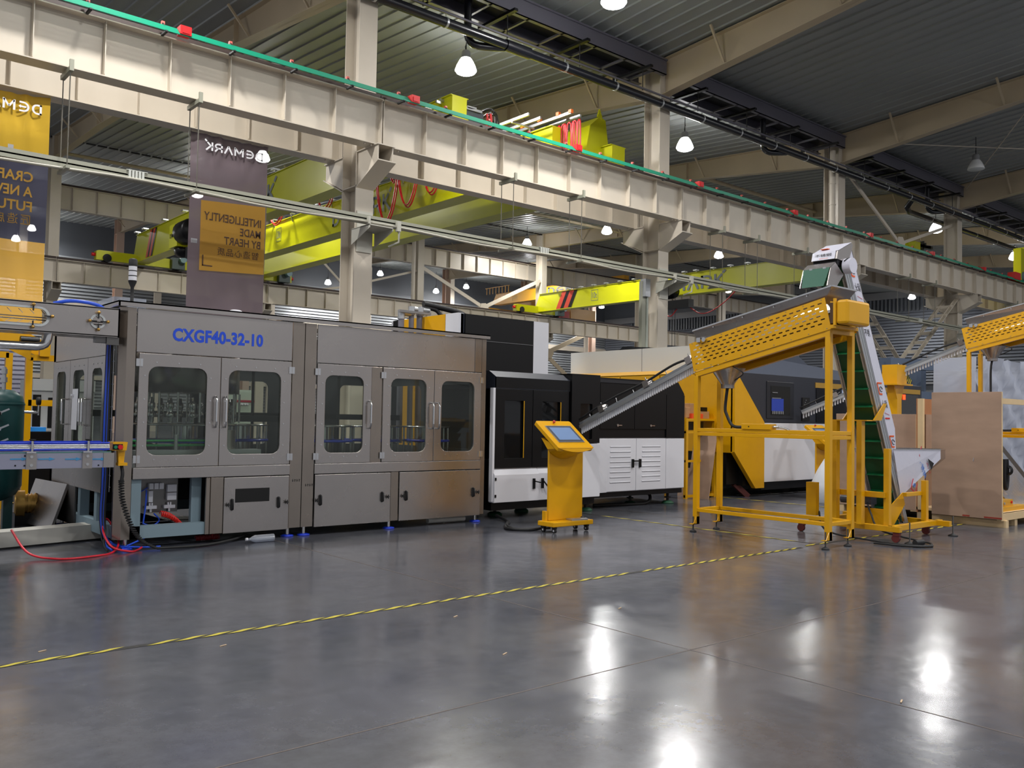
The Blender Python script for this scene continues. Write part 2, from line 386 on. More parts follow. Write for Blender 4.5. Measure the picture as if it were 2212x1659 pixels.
for k in range(0, 7):
    column(k, YB, 12.6, ['cream far-row column beside the yellow banner', 'cream far-row column glimpsed at the edge of the mauve banner', 'far-row column with white downpipe, right of the heavy yellow crane', 'far-row column at the left end of the 10t crane girder', 'far-row column hidden mostly by the second near column', 'far-row column standing above the grey feeder hopper', 'far-row column deep in the hall on the right'][k], [(-.25, -.95, NB)], mtl=CREAM)
ROSE = mat('rose_cream_paint', (214, 186, 168), .5)
for k in range(0, 8):
    column(k, YC, 14.2, 'pale pinkish column in the farthest row before the slatted wall', [], hw=.25, mtl=ROSE)['group'] = 'columns of the farthest row'
# ---- crane beams ----
def crane_beam(k, Y, z0, z1, label, side, group=None, x0=None, x1=None):
    xa = XA0+BAY*k+.012 if x0 is None else x0; xb = XA0+BAY*(k+1)-.012 if x1 is None else x1
    t = thing('crane_beam', ((xa+xb)/2, Y, z0), label, 'crane beam', group)
    b = MB(); b.box(xa, xb, Y-.17, Y+.17, z0, z0+.018); b.build('bottom_flange', CREAM, t)
    b = MB(); b.box(xa, xb, Y-.17, Y+.17, z1-.02, z1); b.build('top_flange', CREAM, t)
    b = MB(); b.box(xa, xb, Y-.006, Y+.006, z0+.018, z1-.02); b.build('web', CREAM, t)
    n = 9
    for i in range(n+1):
        x = xa+(xb-xa)*i/n; x = min(max(x, xa+.01), xb-.01)
        b = MB(); b.box(x-.006, x+.006, Y-.13, Y+.13, z0+(.05 if 0 < i < n else .018), z1-.02); b.build('web_stiffener', CREAM, t)
    b = MB()
    for xx in (xa+.22, xa+.36, xb-.36, xb-.22): b.cyl((xx, Y-.1, z0-.03), (xx, Y-.1, z0), .02, n=8)
    b.build('bolt', CREAM, t)
    b = MB(); b.box(xa, xb, Y-.035, Y+.035, z1, z1+.12); b.build('rail', mat('rail_brown', (52, 38, 34), .6), t)
    return t
where = {-1: 'off past the left edge', 0: 'between the first and second columns', 1: 'between the second and third columns', 2: 'between the third and fourth columns', 3: 'right of the fourth column', 4: 'at the far right end', 5: 'farthest right'}
for k in range(-1, 5):
    crane_beam(k, 14.45, NB, 7.48, 'cream crane runway beam carrying green conductor bars, ' + where[k], -1)
    crane_beam(k, 15.95, NB, 7.48, 'cream crane runway beam on the back of the near columns, ' + where[k], 1)
for k in range(-1, 6):
    crane_beam(k, YB-.78, NB, 7.48, 'low cream far-row runway beam with dark rail, ' + where[k], -1)
    crane_beam(k, YB+1.3, 9.95, 10.95, 'high cream far-row runway beam near the roof, ' + where[k], -1)
# ---- rafters ----
def rafter(k, Y0, Y1, label, group):
    X = XA0+BAY*k
    t = thing('roof_rafter', (X, (Y0+Y1)/2, roof((Y0+Y1)/2)-1), label, 'rafter', group)
    s = 1 if Y1 > Y0 else -1
    ys = [Y0, Y0+s*5.8, Y1-s*6, Y1]; dp = [.95, .66, .66, .9]
    for i in range(3):
        a, c = ys[i], ys[i+1]; za, zc = roof(a)-.04, roof(c)-.04
        b = MB()
        b.prism([(a, za-dp[i]), (c, zc-dp[i+1]), (c, zc), (a, za)], 'x', X-.008, X+.008)
        for zz0, zz1, th in ((za-dp[i], zc-dp[i+1], .018), (za-.02, zc-.02, .018)):
            b.prism([(a, zz0), (c, zz1), (c, zz1+th), (a, zz0+th)], 'x', X-.14, X+.14)
        b.box(X-.13, X+.13, c-.01, c+.01, zc-dp[i+1], zc)
        b.build('rafter_length', CREAM2, t)
    n = int(abs(Y1-Y0)/3.1)
    for i in range(1, n+1):
        y = Y0+s*(i*3.1-1.2)
        if abs(y-Y0) > abs(Y1-Y0)-.5: continue
        f = abs(y-Y0); d = .95-(.29*min(f, 5.8)/5.8)
        for sx in (-1, 1):
            b = MB(); b.bar((X+sx*.06, y, roof(y)-d+.02), (X+sx*.62, y, roof(y)-.04), .05, .05); b.build('flange_brace', CREAM2, t)
    return t
for k in range(-1, 6):
    rafter(k, YA-.28, YD, 'beige tapered roof rafter of the nearest bay, ' + ('meeting column %s of the near row' % ['off frame', 'one', 'two', 'three', 'four', 'five', 'six'][k+1]), None)
    rafter(k, YA+.28, YB-.3, 'beige roof rafter crossing above the crane bay, ' + ('starting at near column %s' % ['off frame', 'one', 'two', 'three', 'four', 'five', 'six'][k+1]), None)
for k in range(0, 7):
    rafter(k, YB+.3, YC, 'beige roof rafter in the farthest bay beyond the high beams', 'rafters of the farthest bay')
# tie tubes under the roof
def tie(k, y, lab):
    b = MB(); x = XA0+BAY*k; b.cyl((x, y, roof(y)-.45), (x+BAY, y, roof(y)-.45), .075, n=10); tag(b.build('tie_tube', CREAM2), lab, 'tie tube')
tie(2, 21.2, 'round beige tie tube under the roof left of the third column'); tie(0, YB+1.0, 'long beige tie tube under the roof beside the yellow banner')
tie(1, 30.2, 'beige tie tube above the back of the heavy crane'); tie(3, 30.2, 'beige tie tube above the 10t crane')
tie(2, 33.0, 'beige tie tube crossing behind the hanging lamp mid hall')
# thin rod bracing
b = MB(); b.cyl((27.0, 14.6, 10.7), (35.6, 9.0, 10.9), .018, n=6); b.cyl((35.6, 14.6, 10.7), (27.0, 9.0, 10.9), .018, n=6)
tag(b.build('roof_rod_brace', CREAM), 'thin crossed tie rods under the roof by the unlit lamp', 'rod brace')
# ---- X braces in the column rows ----
def xbrace(k, Y, zl, zr, zc, lab, w=.11, dx=.05):
    X0, X1 = XA0+BAY*k, XA0+BAY*(k+1); xc = (X0+X1)/2+dx
    t = thing('cross_brace', (xc, Y, zc), lab, 'brace')
    for (x, z) in ((X0+.1, zl[0]), (X1-.1, zl[1]), (X0+.1, zr[0]), (X1-.1, zr[1])):
        b = MB(); b.bar((xc, Y, zc), (x, Y, z), .06, w); b.build('brace_arm', CREAM, t)
    b = MB(); b.prism([(xc-.32, zc-.1), (xc-.12, zc-.24), (xc+.2, zc-.24), (xc+.34, zc+.05), (xc+.14, zc+.26), (xc-.2, zc+.22)], 'y', Y-.05, Y-.035); b.build('gusset_plate', CREAM, t)
xbrace(2, YA, (10.3, 9.4), (6.6, 6.7), 8.05, 'cream crossed brace with hexagonal gusset high up between the third and fourth columns')
xbrace(1, YB, (11.8, 9.3), (7.0, 7.0), 7.95, 'cream crossed brace in the far row beside the heavy crane end')
xbrace(2, YB, (9.6, 9.8), (6.5, 6.5), 7.75, 'large cream crossed brace in the far row left of the 10t crane', .2)
def lattice(k, Y, pts, lab):
    xc, zc = XA0+BAY*(k+.5), 3.4
    t = thing('lattice_brace', (xc, Y, zc), lab, 'brace')
    for (x, z) in pts:
        p = Vector((xc, 0, zc)); q = Vector((x, 0, z)); d = (q-p).normalized(); L = (q-p).length
        for off in (-.24, .24):
            b = MB(); b.bar((p.x, Y+off, p.z), (q.x, Y+off, q.z), .03, .16, (0, 1, 0)); b.bar((p.x, Y+off*.8, p.z), (q.x, Y+off*.8, q.z), .12, .015, (0, 1, 0)); b.build('side_channel', CREAM, t)
        n = int(L/.62)
        for i in range(1, n):
            c = p+d*(i*L/n); b = MB(); b.box(c.x-.04, c.x+.04, Y-.3, Y+.3, c.z-.06, c.z+.06); b.build('batten', CREAM, t)
lattice(2, YA, [(XA0+18.3, 6.45), (XA0+26.8, 6.45), (XA0+18.3, .5), (XA0+26.8, .5)], 'pair of ladder-like braces crossing before the dark end wall beside the fourth column')
# far lattice between row C columns
t = thing('cross_brace', (58, YC, 8), 'dull cream crossed brace against the bright slats of the far wall', 'brace')
for q in ((49.5, 9.8), (61.8, 9.8), (49.5, 4.0), (61.8, 4.0)):
    b = MB(); b.bar((56.5, YC, 7.6), (q[0], YC, q[1]), .12, .42); b.build('brace_arm', CREAM2, t)
b = MB(); b.prism([(55.7, 7.2), (57.3, 7.2), (57.6, 7.7), (57.2, 8.1), (55.8, 8.1), (55.4, 7.7)], 'y', YC-.1, YC-.08); b.build('gusset_plate', CREAM2, t)
# ---- valley gutters over row A ----
for k in range(-1, 5):
    X0, X1 = XA0+BAY*k+.25, XA0+BAY*(k+1)-.25; zb = 10.42
    t = thing('valley_gutter', ((X0+X1)/2, YA, zb), 'grey zinc valley gutter below the roof, ' + where[k], 'gutter')
    b = MB(); b.box(X0, X1, YA-.52, YA-.5, zb, zb+.36); b.box(X0, X1, YA-.52, YA-.40, zb, zb+.02); b.box(X0, X1, YA-.56, YA-.5, zb+.36, zb+.40); b.build('gutter_side', GUTM, t)
    b = MB(); b.box(X0, X1, YA+.44, YA+.46, zb, zb+.36); b.box(X0, X1, YA+.34, YA+.46, zb, zb+.02); b.build('gutter_side', GUTM, t)
    b = MB(); b.box(X0, X1, YA-.5, YA+.46, zb+.30, zb+.33); b.build('gutter_bed', DARK, t)
    for i in range(8):
        x = X0+.5+i*1.08; b = MB(); b.box(x-.03, x+.03, YA-.5, YA+.44, zb+.0, zb+.05); b.build('cross_bar', GUTM, t)
    for i in range(4):
        x = X0+.9+i*2.25; b = MB(); b.box(x-.05, x+.05, YA-.75, YA+.55, zb-.08, zb-.02); b.build('hanger_channel', BLACK, t)
        b = MB(); b.cyl((x, YA-.45, zb-.05), (x, YA-.45, 9.82), .012, n=6); b.build('hanger_rod', BLACKM, t)
# downspouts and black drain pipe
t = thing('drain_pipe', (15, 14.75, 9.6), 'long black drain pipe hung under the gutter along the near columns', 'pipe')
b = MB(); b.cyl((-6, 14.75, 9.66), (62, 14.75, 9.66), .105, n=18); b.build('pipe_run', PIPEB, t)
b = MB()
for i in range(36):
    x = -4.9+i*1.72; b.cyl((x-.025, 14.75, 9.66), (x+.025, 14.75, 9.66), .113, n=18); b.cyl((x, 14.75, 9.76), (x, 14.75, 9.86), .01, n=6)
b.build('pipe_clip', ALU, t)
b = MB(); b.box(-6, 62, 14.73, 14.77, 9.85, 9.89); b.build('hanging_rail', GUTM, t)
b = MB(); b.cyl((12.2, 14.75, 9.66), (12.9, 14.75, 9.66), .13, n=18); b.build('pipe_socket', PIPEB, t)
for X in (11.38, 22.5, 33.3):
    b = MB(); b.tube([(X, 15.05, 10.5), (X, 15.05, 9.75), (X+.02, 15.03, 9.62), (X+.15, 14.98, 9.52), (X+.5, 14.9, 9.56), (X+.85, 14.8, 9.62)], .085, 12, 1); b.build('downspout', PIPEB, t)
t = thing('drain_pipe', (45, 15.7, 9.5), 'shorter black drain pipe behind the fourth column under the far gutter', 'pipe')
b = MB(); b.tube([(32.6, 15.3, 9.9), (32.6, 15.5, 9.65), (33.2, 15.7, 9.6), (34.5, 15.7, 9.6), (60, 15.7, 9.6)], .1, 14); b.build('pipe_run', PIPEB, t)
b = MB()
for i in range(12): b.cyl((35+i*2.1, 15.7, 9.6), (35.05+i*2.1, 15.7, 9.6), .108, n=16)
b.build('pipe_clip', ALU, t)
# white downpipes beside columns
for (X, Y, z1, lab) in ((XA0+18-.34, YA-.12, 10.4, 'white round downpipe strapped to the third near column'), (XA0+18-.45, YB-.2, 12.0, 'white round downpipe beside the far column right of the heavy crane'), (XA0+45-.45, YB-.2, 12.0, 'white round downpipe on the far column above the feeder hopper')):
    t = thing('downpipe', (X, Y, 0), lab, 'pipe'); b = MB(); b.cyl((X, Y, 0), (X, Y, z1), .1, n=14); b.build('pipe_run', CREAM, t)
    b = MB()
    for z in (7.2, 7.9, 8.6, 9.3, 10.): b.cyl((X, Y, z), (X, Y, z+.03), .115, n=14)
    b.build('pipe_strap', CREAM, t)
# grey service duct in front of second column
t = thing('wall_duct', (17.0, 14.6, 0), 'pale green-grey cable duct rising beside the second near column', 'duct')
b = MB(); b.box(17.0, 17.14, 14.9, 15.0, 0, 5.0); b.build('duct', BUSW, t)
b = MB(); b.box(17.16, 17.22, 14.88, 14.96, 0, 5.0); b.build('duct', mat('duct_light', (170, 176, 164), .5), t)
b = MB(); b.box(17.02, 17.2, 14.8, 14.98, 4.6, 5.05); b.build('duct_elbow', ALU, t)
# ---- green conductor bars along the near beam ----
t = thing('conductor_bar_set', (20, 14.1, 7.4), 'bundle of green crane conductor bars on top of the near runway beam', 'conductor bars')
for i in range(5):
    b = MB(); b.box(-8, 52, 14.08+i*.028, 14.105+i*.028, 7.485+i*.026, 7.508+i*.026); b.build('conductor_bar', GREEN, t)
for i in range(40):
    x = -5.4+i*1.12; b = MB(); b.bar((x, 14.07, 7.455), (x, 14.27, 7.66), .03, .03); b.box(x-.02, x+.02, 14.07, 14.3, 7.46, 7.49); b.build('conductor_clamp', BLACKM, t)
    b = MB(); b.box(x-.02, x+.03, 14.26, 14.31, 7.63, 7.70); b.build('clamp_tip', mat('clamp_tip', (200, 90, 80), .5), t)
for i in range(11):
    x = -3.9+i*4.44; b = MB(); b.box(x-.09, x+.09, 14.06, 14.22, 7.50, 7.64); b.box(x-.06, x+.06, 14.05, 14.06, 7.52, 7.6); b.build('joint_box', RED, t)
# ---- busway hanging below the near beam ----
t = thing('cable_busway', (10, 14.45, 5.1), 'long grey-green busbar trunking hung below the near runway beam', 'busway')
b = MB()
for (y0, y1, z0, z1) in ((14.36, 14.54, 5.20, 5.225), (14.36, 14.54, 5.085, 5.11), (14.40, 14.42, 5.11, 5.20), (14.36, 14.37, 5.165, 5.20), (14.36, 14.37, 5.11, 5.14)): b.box(-6, 52, y0, y1, z0, z1)
b.build('trunking', BUSW, t)
b = MB(); b.box(-6, 52, 14.40, 14.53, 5.115, 5.195); b.build('trunking_core', BUSD, t)
for i, x in enumerate((4.38, 13.1, 24.6, 31.2, 40.0)):
    b = MB()
    for q in range(5): b.box(x-.12+q*.05, x-.085+q*.05, 14.33, 14.4, 5.08, 5.23)
    b.box(x-.15, x+.17, 14.34, 14.5, 5.225, 5.235); b.build('joint_pack', mat('joint_pack', (196, 198, 190), .4), t)
pts = []
for i in range(-2, 9):
    x = XA0+BAY*.5*i-.1; pts += [(x, 14.33, 5.10), (x+1.2, 14.32, 5.07), (x+2.3, 14.33, 5.03), (x+3.4, 14.32, 5.05)]
b = MB(); b.tube(pts, .022, 8, 1); b.build('slung_cable', mat('slung_cable', (176, 172, 158), .4), t)
for X in [XA0+BAY*k for k in range(0, 5)]:       # brackets on the columns
    b = MB(); b.prism([(14.95, 5.04), (14.28, 5.04), (14.28, 4.98), (14.95, 4.74)], 'x', X-.26, X-.25); b.prism([(14.95, 5.04), (14.28, 5.04), (14.28, 4.98), (14.95, 4.74)], 'x', X+.25, X+.26); b.box(X-.26, X+.26, 14.28, 14.95, 5.03, 5.05); b.box(X-.17, X+.17, 14.90, 14.925, 4.62, 5.42); b.build('wall_bracket', mat('bracket_grey', (186, 184, 172), .4), t)
    b = MB(); b.box(X-.28, X-.24, 14.28, 14.36, 5.05, 5.19); b.box(X+.36, X+.44, 14.28, 14.36, 5.0, 5.2); b.tube([(X+.42, 14.32, 5.0), (X+.42, 14.32, 4.8), (X+.3, 14.5, 4.72)], .02, 6); b.build('bracket_clip', mat('bracket_grey', (186, 184, 172), .4), t)
HX = [-2.0, 3.34, 5.28, 12.05, 14.1, 19.4, 21.0, 23.5, 30.0, 32.0, 39.5]
for i, X in enumerate(HX):
    t = thing('trunking_hanger', (X, 14.45, 5.05), 'threaded rod hanger clamped under the near runway beam, ' + ['out of view left', 'beside the yellow banner', 'beside the mauve banner', 'right of the yellow crane belly', 'over the lit lamp mid hall', 'right of the second column, first', 'right of the second column, second', 'above the green elevator chute', 'left of the fourth column', 'nearest the fourth column', 'at the right edge'][i], 'hanger')
    b = MB(); b.box(X-.03, X+.03, 14.12, 14.66, NB-.09, NB-.02); b.box(X-.03, X+.03, 14.12, 14.16, NB-.02, NB+.08); b.build('beam_clamp', BUSW, t)
    for y in (14.20, 14.60): b = MB(); b.cyl((X, y, 5.06), (X, y, NB-.05), .009, n=6); b.build('threaded_rod', mat('rod_dark', (90, 86, 76), .4), t)
    b = MB(); b.box(X-.03, X+.03, 14.14, 14.66, 5.03, 5.075); b.build('support_channel', BUSW, t)
# ---- lamps ----
def lamp(p, label, lit=True, drop=.85, group=None, power=1.0):
    x, y, z = p; t = thing('pendant_lamp', p, label, 'lamp', group)
    b = MB(); b.cyl((x, y, z+.42), (x, y, roof(y)-.01), .012, n=6); b.tube([(x, y, z+.42), (x-.03, y, z+.55), (x+.02, y, z+.7)], .01, 5); b.build('suspension_chain', BLACKM, t)
    b = MB(); b.lathe((x, y, z), [(.0, .46), (.09, .46), (.11, .42), (.11, .28), (.13, .26)], 16); b.build('driver_housing', GREY, t)
    b = MB(); b.lathe((x, y, z), [(.12, .27), (.17, .20), (.23, .08), (.27, -.04), (.26, -.05), (.2, .05), (.1, .2)], 22); b.build('reflector_shade', GLOW if lit else LAMPH, t)
    if lit:
        b = MB(); b.lathe((x, y, z), [(.26, -.03), (.235, -.09), (.15, -.13), (.0001, -.145)], 22); b.build('light_lens', GLOW, t)
        L = bpy.data.lights.new('lamp_light', 'AREA'); L.shape = 'DISK'; L.size = .5; L.energy = LAMP_W*power; L.color = (1, .985, .965)
        o = bpy.data.objects.new('lamp_light', L); COL.objects.link(o); o.parent = t; o.location = (0, 0, -.17)
    else:
        b = MB(); b.lathe((x, y, z), [(.26, -.03), (.235, -.06), (.0001, -.07)], 22); b.build('light_lens', OFFW, t)
    return t
LL = [((13.1, 12.35, 10.1), 'bright pendant lamp cut off by the top edge of the picture', 1), ((30.8, 12.3, 10.12), 'unlit white pendant lamp under the dark roof at the right', 0),
      ((13.05, 17.3, 10.1), 'bright pendant lamp hanging above the trolley of the first yellow crane', 1), ((21.9, 17.5, 10.1), 'bright pendant lamp between the second and third columns', 1),
      ((39.3, 17.4, 10.1), 'bright lamp just left of the fourth column', 1), ((48.5, 17.5, 10.1), 'bright lamp at the right picture edge by the yellow hoist', 1),
      ((14.1, 31.3, 11.08), 'bright lamp shining beside the mauve banner top', 1), ((32.6, 31.0, 11.05), 'bright lamp left of the second near column below the beam', 1), ((42.0, 31.0, 11.05), 'bright lamp right of the second column below the beam', 1),
      ((54.4, 32.8, 11.19), 'small lit lamp beside the green elevator chute', 1), ((33.6, 38.3, 11.58), 'bright lamp hanging over the grey busbar trunking mid hall', 1), ((15.4, 41.3, 11.75), 'lamp shining at the left edge of the mauve banner', 1), ((58.0, 41.9, 11.8), 'small bright lamp on the line of the crane lettering right of the second column', 1),
      ((13.3, 65.0, 13.4), 'bright lamp seen through the dark part of the yellow banner, higher', 1), ((12.2, 64.0, 12.4), 'bright lamp seen through the dark part of the yellow banner, lower', 1),
      ((39.2, 63.3, 13.3), 'small bright lamp right of the first column, leftmost of three', 1), ((45.6, 64.2, 12.6), 'small bright lamp right of the first column, lowest of three', 1), ((48.9, 64.1, 13.35), 'small bright lamp on the large cream cross brace', 1),
      ((35.0, 64.5, 12.2), 'tiny lamp at the end of the small cross brace left of the first column', 1), ((61.5, 63.2, 12.2), 'small bright lamp under the left end of the 10t crane girder', 1), ((62.6, 60.1, 12.5), 'small bright lamp under the 10t sign of the crane girder', 1)]
LIT_FACT = {}
for p, lab, lit in LL:
    lamp(p, lab, bool(lit))
n = 0
for (x, y, pw) in ((66, 31, 1), (66, 17, 1), (4.2, 12.4, 1), (4.2, 17.4, 1), (-5, 12.4, 1), (-4, 3.5, 1), (5, 3.0, 1), (14, 3.0, 1), (23, 3, 1), (32, 3, 1), (23.1, 31, 1), (5, 31, 1), (5, -5, 1), (14, -5, 1), (24, -5, 1), (45, 4, 1), (26, 50, 1), (44, 50, 1), (10, 50, 1), (58, 50, 1), (31, 24, .0)):
    if pw: lamp((x, y, roof(y)-1.0), 'ceiling lamp of the hall outside the picture', 2, group='lamps outside the picture', power=pw)
# ================= BANNERS =================
def banner(x0, x1, z0, z1, bands, lab, logo_mat, loc):
    """cloth hung from the back runway beam; printing shows through from behind, so it reads mirrored from here"""
    Y = 15.93; t = thing('hanging_banner', ((x0+x1)/2, Y, z0), lab, 'banner')
    for (a, c, m, nm) in bands:
        vs = []; fs = []; nx = 30; nz = max(2, int((c-a)/.12))
        for j in range(nz+1):
            z = a+(c-a)*j/nz
            for i in range(nx+1):
                u = i/nx; x = x0+(x1-x0)*u
                top = max(0, (z-(z1-1.2))/1.2)
                w = .012*math.sin(u*9+z*.4)+.008*math.sin(u*23+z*1.3)+top**2*(.03*math.sin(u*31)+.02*math.sin(u*47+1))
                zz = z-(.10*top**3*(4*u*(1-u)) if abs(z-z1) < 1.2 else 0)*.4
                vs.append((x, Y+w+.015*math.sin(z*2.1), zz))
        for j in range(nz):
            for i in range(nx): fs.append((j*(nx+1)+i, j*(nx+1)+i+1, (j+1)*(nx+1)+i+1, (j+1)*(nx+1)+i))
        b = MB(); b.add(vs, fs, True); b.build(nm, m, t)
    return t
Yt = 15.93-.05
def mtext(s, xr, z, w, h, m, t, bold=.02, sp=1.0):     # right-to-left lettering; xr is where it starts
    text(s, (xr, Yt, z), (-w, 0, 0), (0, 0, h), 'lettering', m, t, bold, sp)
SH = .15
t = banner(5.83-.03, 7.27, 2.85, 6.60, [(2.85, 6.60, CL_GRY, 'cloth')], 'mauve-grey hanging banner with amber square and mirrored print, behind the filling machine', LETW, 0)
zt = lambda x, y: atY(x, y, 15.93)
b = MB(); b.add([(6.0, 15.89, 4.04), (7.245, 15.89, 4.10), (7.245, 15.89, 5.40), (6.0, 15.89, 5.33)], [(0, 1, 2, 3)]); b.build('amber_square', CL_ORG, t)
b = MB(); logo_into(b, (7.16, Yt, 6.27), (-1.13, 0, .0), (0, 0, .155)); b.build('wordmark', LETW, t)
BRN = mat('brown_letters', (92, 66, 52), .7)
mtext('INTELLIGENTLY', 7.16, 4.98, 1.10, .155, BRN, t, .012); mtext('MADE', 7.16, 4.775, .41, .145, BRN, t, .012); mtext('BY HEART', 7.16, 4.575, .71, .145, BRN, t, .012)
mtext('智造心品质', 7.13, 4.36, .80, .145, BRN, t, 0, 1.15)
b = MB(); b.box(6.05, 6.07, Yt, Yt+.005, 4.13, 4.33); b.box(6.05, 6.24, Yt, Yt+.005, 4.13, 4.15); b.build('corner_mark', BRN, t)
b = MB(); b.box(5.83, 5.94, Yt-.02, Yt-.01, 4.52, 4.60); b.box(6.78, 6.85, Yt-.02, Yt-.01, 5.50, 5.54); b.build('tape_patch', WHITE, t)
b = MB(); b.cyl((5.8, 15.93, 6.58), (7.3, 15.93, 6.58), .015, n=8); b.build('hanging_rod', CREAM, t)
t = banner(2.03, 3.46, 2.85, 6.58, [(5.49, 6.58, CL_YEL, 'cloth'), (4.17, 5.49, CL_NAVY, 'cloth'), (2.85, 4.17, CL_ORG, 'cloth')], 'yellow hanging banner with dark middle band and mirrored print at the left edge', LETW, 0)
b = MB(); logo_into(b, (3.33, Yt, 6.25), (-1.13, 0, 0), (0, 0, .165)); b.build('wordmark', LETW, t)
AMB = mat('amber_letters', (222, 172, 70), .7)
mtext('CRAFT', 3.24, 5.12, .62, .165, AMB, t, .02); mtext('A NEW', 3.24, 4.88, .62, .165, AMB, t, .02); mtext('FUTURE', 3.24, 4.64, .74, .165, AMB, t, .02)
mtext('匠造启', 3.22, 4.42, .50, .17, AMB, t, 0, 1.3)
b = MB(); b.box(2.86, 2.94, Yt-.02, Yt-.01, 5.60, 5.68); b.build('tape_patch', WHITE, t)
# ================= CRANES =================
def end_carriage(t, Y, x0, x1, m=CRANE, z=7.60, motor=True):
    b = MB(); b.prism([(x0, z+.06), (x0, z+.42), (x0+.1, z+.46), (x1-.1, z+.46), (x1, z+.42), (x1, z+.06)], 'y', Y-.16, Y+.16); b.build('end_carriage', m, t)
    for x in (x0+.42, x1-.42):
        b = MB(); b.cyl((x, Y-.2, z+.16), (x, Y+.2, z+.16), .17, n=20); b.build('wheel', BLACKM, t)
    for x, s in ((x0, -1), (x1, 1)):
        b = MB(); b.cyl((x, Y, z+.28), (x+s*.14, Y, z+.28), .07, n=12); b.build('buffer', RED, t)
    if motor:
        b = MB(); b.box(x1-.75, x1-.2, Y-.42, Y-.17, z+.02, z+.5); b.build('drive_gearbox', mat('gear_grey', (70, 84, 84), .5), t)
        b = MB(); b.cyl((x1-.35, Y-.66, z+.42), (x1-.35, Y-.40, z+.42), .14, n=16); b.build('drive_motor', mat('motor_blue', (120, 150, 160), .4), t)
def girder(t, X, z0, z1, y0, y1, m=CRANE, w=.42):
    b = MB(); b.prism([(y0, z0+.25), (y0+.4, z0), (y1-.3, z0), (y1, z0+.1), (y1-.45, z1), (y0, z1)], 'x', X, X+w)
    b.build('box_girder', m, t)
    b = MB(); b.box(X-.05, X+w+.05, y0+.4, y1-.45, z0-.018, z0); b.box(X-.05, X+w+.05, y0, y1-.45, z1, z1+.018); b.build('girder_flange', m, t)
def stripes(t, X, Y, z0, z1, w=.9):
    b = MB()
    for i, (a, c) in enumerate(((0, .28), (.5, .78))): b.add([(X-.012, Y-a*w+.25, z0), (X-.012, Y-c*w+.25, z0), (X-.012, Y-c*w-.25, z1), (X-.012, Y-a*w-.25, z1)], [(0, 1, 2, 3)])
    b.build('warning_stripe', mat('stripe_red', (200, 64, 40), .4), t)
    b = MB()
    for i, (a, c) in enumerate(((.28, .5), (.78, 1.0))): b.add([(X-.012, Y-a*w+.25, z0), (X-.012, Y-c*w+.25, z0), (X-.012, Y-c*w-.25, z1), (X-.012, Y-a*w-.25, z1)], [(0, 1, 2, 3)])
    b.build('warning_stripe', BLACK, t)
def sign(t, s, X, ya, yb, z0, z1, m=LETG):
    b = MB(); d = .018
    for (p, q, r, u) in ((ya, yb, z0, z0+d), (ya, yb, z1-d, z1), (ya, ya-d, z0, z1), (yb+d, yb, z0, z1)): b.box(X-.012, X-.008, min(p, q), max(p, q), r, u)
    b.build('sign_border', m, t)
    text(s, (X-.012, ya-(ya-yb)*.16, z0+(z1-z0)*.22), (0, (yb-ya)*.68, 0), (0, 0, (z1-z0)*.56), 'load_sign', m, t, .0)
def lugs(t, X, z, ys):
    b = MB()
    for y in ys: b.box(X-.16, X+.05, y-.16, y+.05, z+.05, z+.10); b.box(X-.04, X, y-.08, y-.02, z, z+.06)
    b.build('rail_lug', ALU, t)
# crane 1: single girder on the left
t = thing('overhead_crane', (11.85, 27, 7.6), 'yellow single-girder overhead crane on the left, partly behind the mauve banner', 'crane')
girder(t, 11.85, 7.70, 8.85, 16.2, 38.9); end_carriage(t, YB-.78, 10.3, 14.05); end_carriage(t, 15.95, 10.3, 14.0, motor=False)
stripes(t, 11.85, 37.0, 7.75, 8.83, .8); lugs(t, 11.85, 8.87, [38.3, 37.3, 35.0, 32.9, 31, 28, 25.3, 23, 20.7])
b = MB(); ya = atX(595, 400, 11.85).y; logo_into(b, (11.835, ya+4.5, 7.98), (0, -4.6, 0), (0, 0, .62)); b.build('wordmark', LETG, t)
def hoist(X, Y, z, lab, scale=1.0):
    t = thing('electric_hoist', (X, Y, z), lab, 'hoist')
    s = scale
    b = MB(); b.box(X-.42*s, X-.05*s, Y+.1*s, Y+.75*s, z-.25*s, z+.42*s); b.build('yellow_cover', CRANE, t)
    text('DEMARK', (X-.43*s, Y+.68*s, z+.03*s), (0, -.5*s, 0), (0, 0, .13*s), 'cover_lettering', LETK, t, .01)
    b = MB(); b.lathe((X-.25*s, Y-.7*s, z+.12*s), [(0.0001, 0), (.30*s, 0), (.34*s, .1*s), (.34*s, .72*s), (.3*s, .8*s), (.0001, .8*s)], 18, 'y'); b.build('drum_motor', BLACK, t)
    b = MB(); b.lathe((X-.15*s, Y+.35*s, z-.32*s), [(0.0001, -.2*s), (.2*s, -.15*s), (.22*s, 0), (.2*s, .2*s), (.0001, .25*s)], 14, 'y'); b.cyl((X-.1*s, Y-.1*s, z-.6*s), (X-.1*s, Y-.1*s, z-.3*s), .14*s); b.build('hook_block', BLACK, t)
    b = MB()
    for dy in (-.45, -.6, -.2): b.cyl((X-.1*s, Y+dy*s, .8), (X-.1*s, Y+dy*s, z-.2*s), .014, n=6)
    b.build('lifting_wire', BLACKM, t)
    return t
hoist(11.75, 31.8, 7.75, 'black hoist with yellow cover hanging on the first crane girder, left of the mauve banner', 1.25)
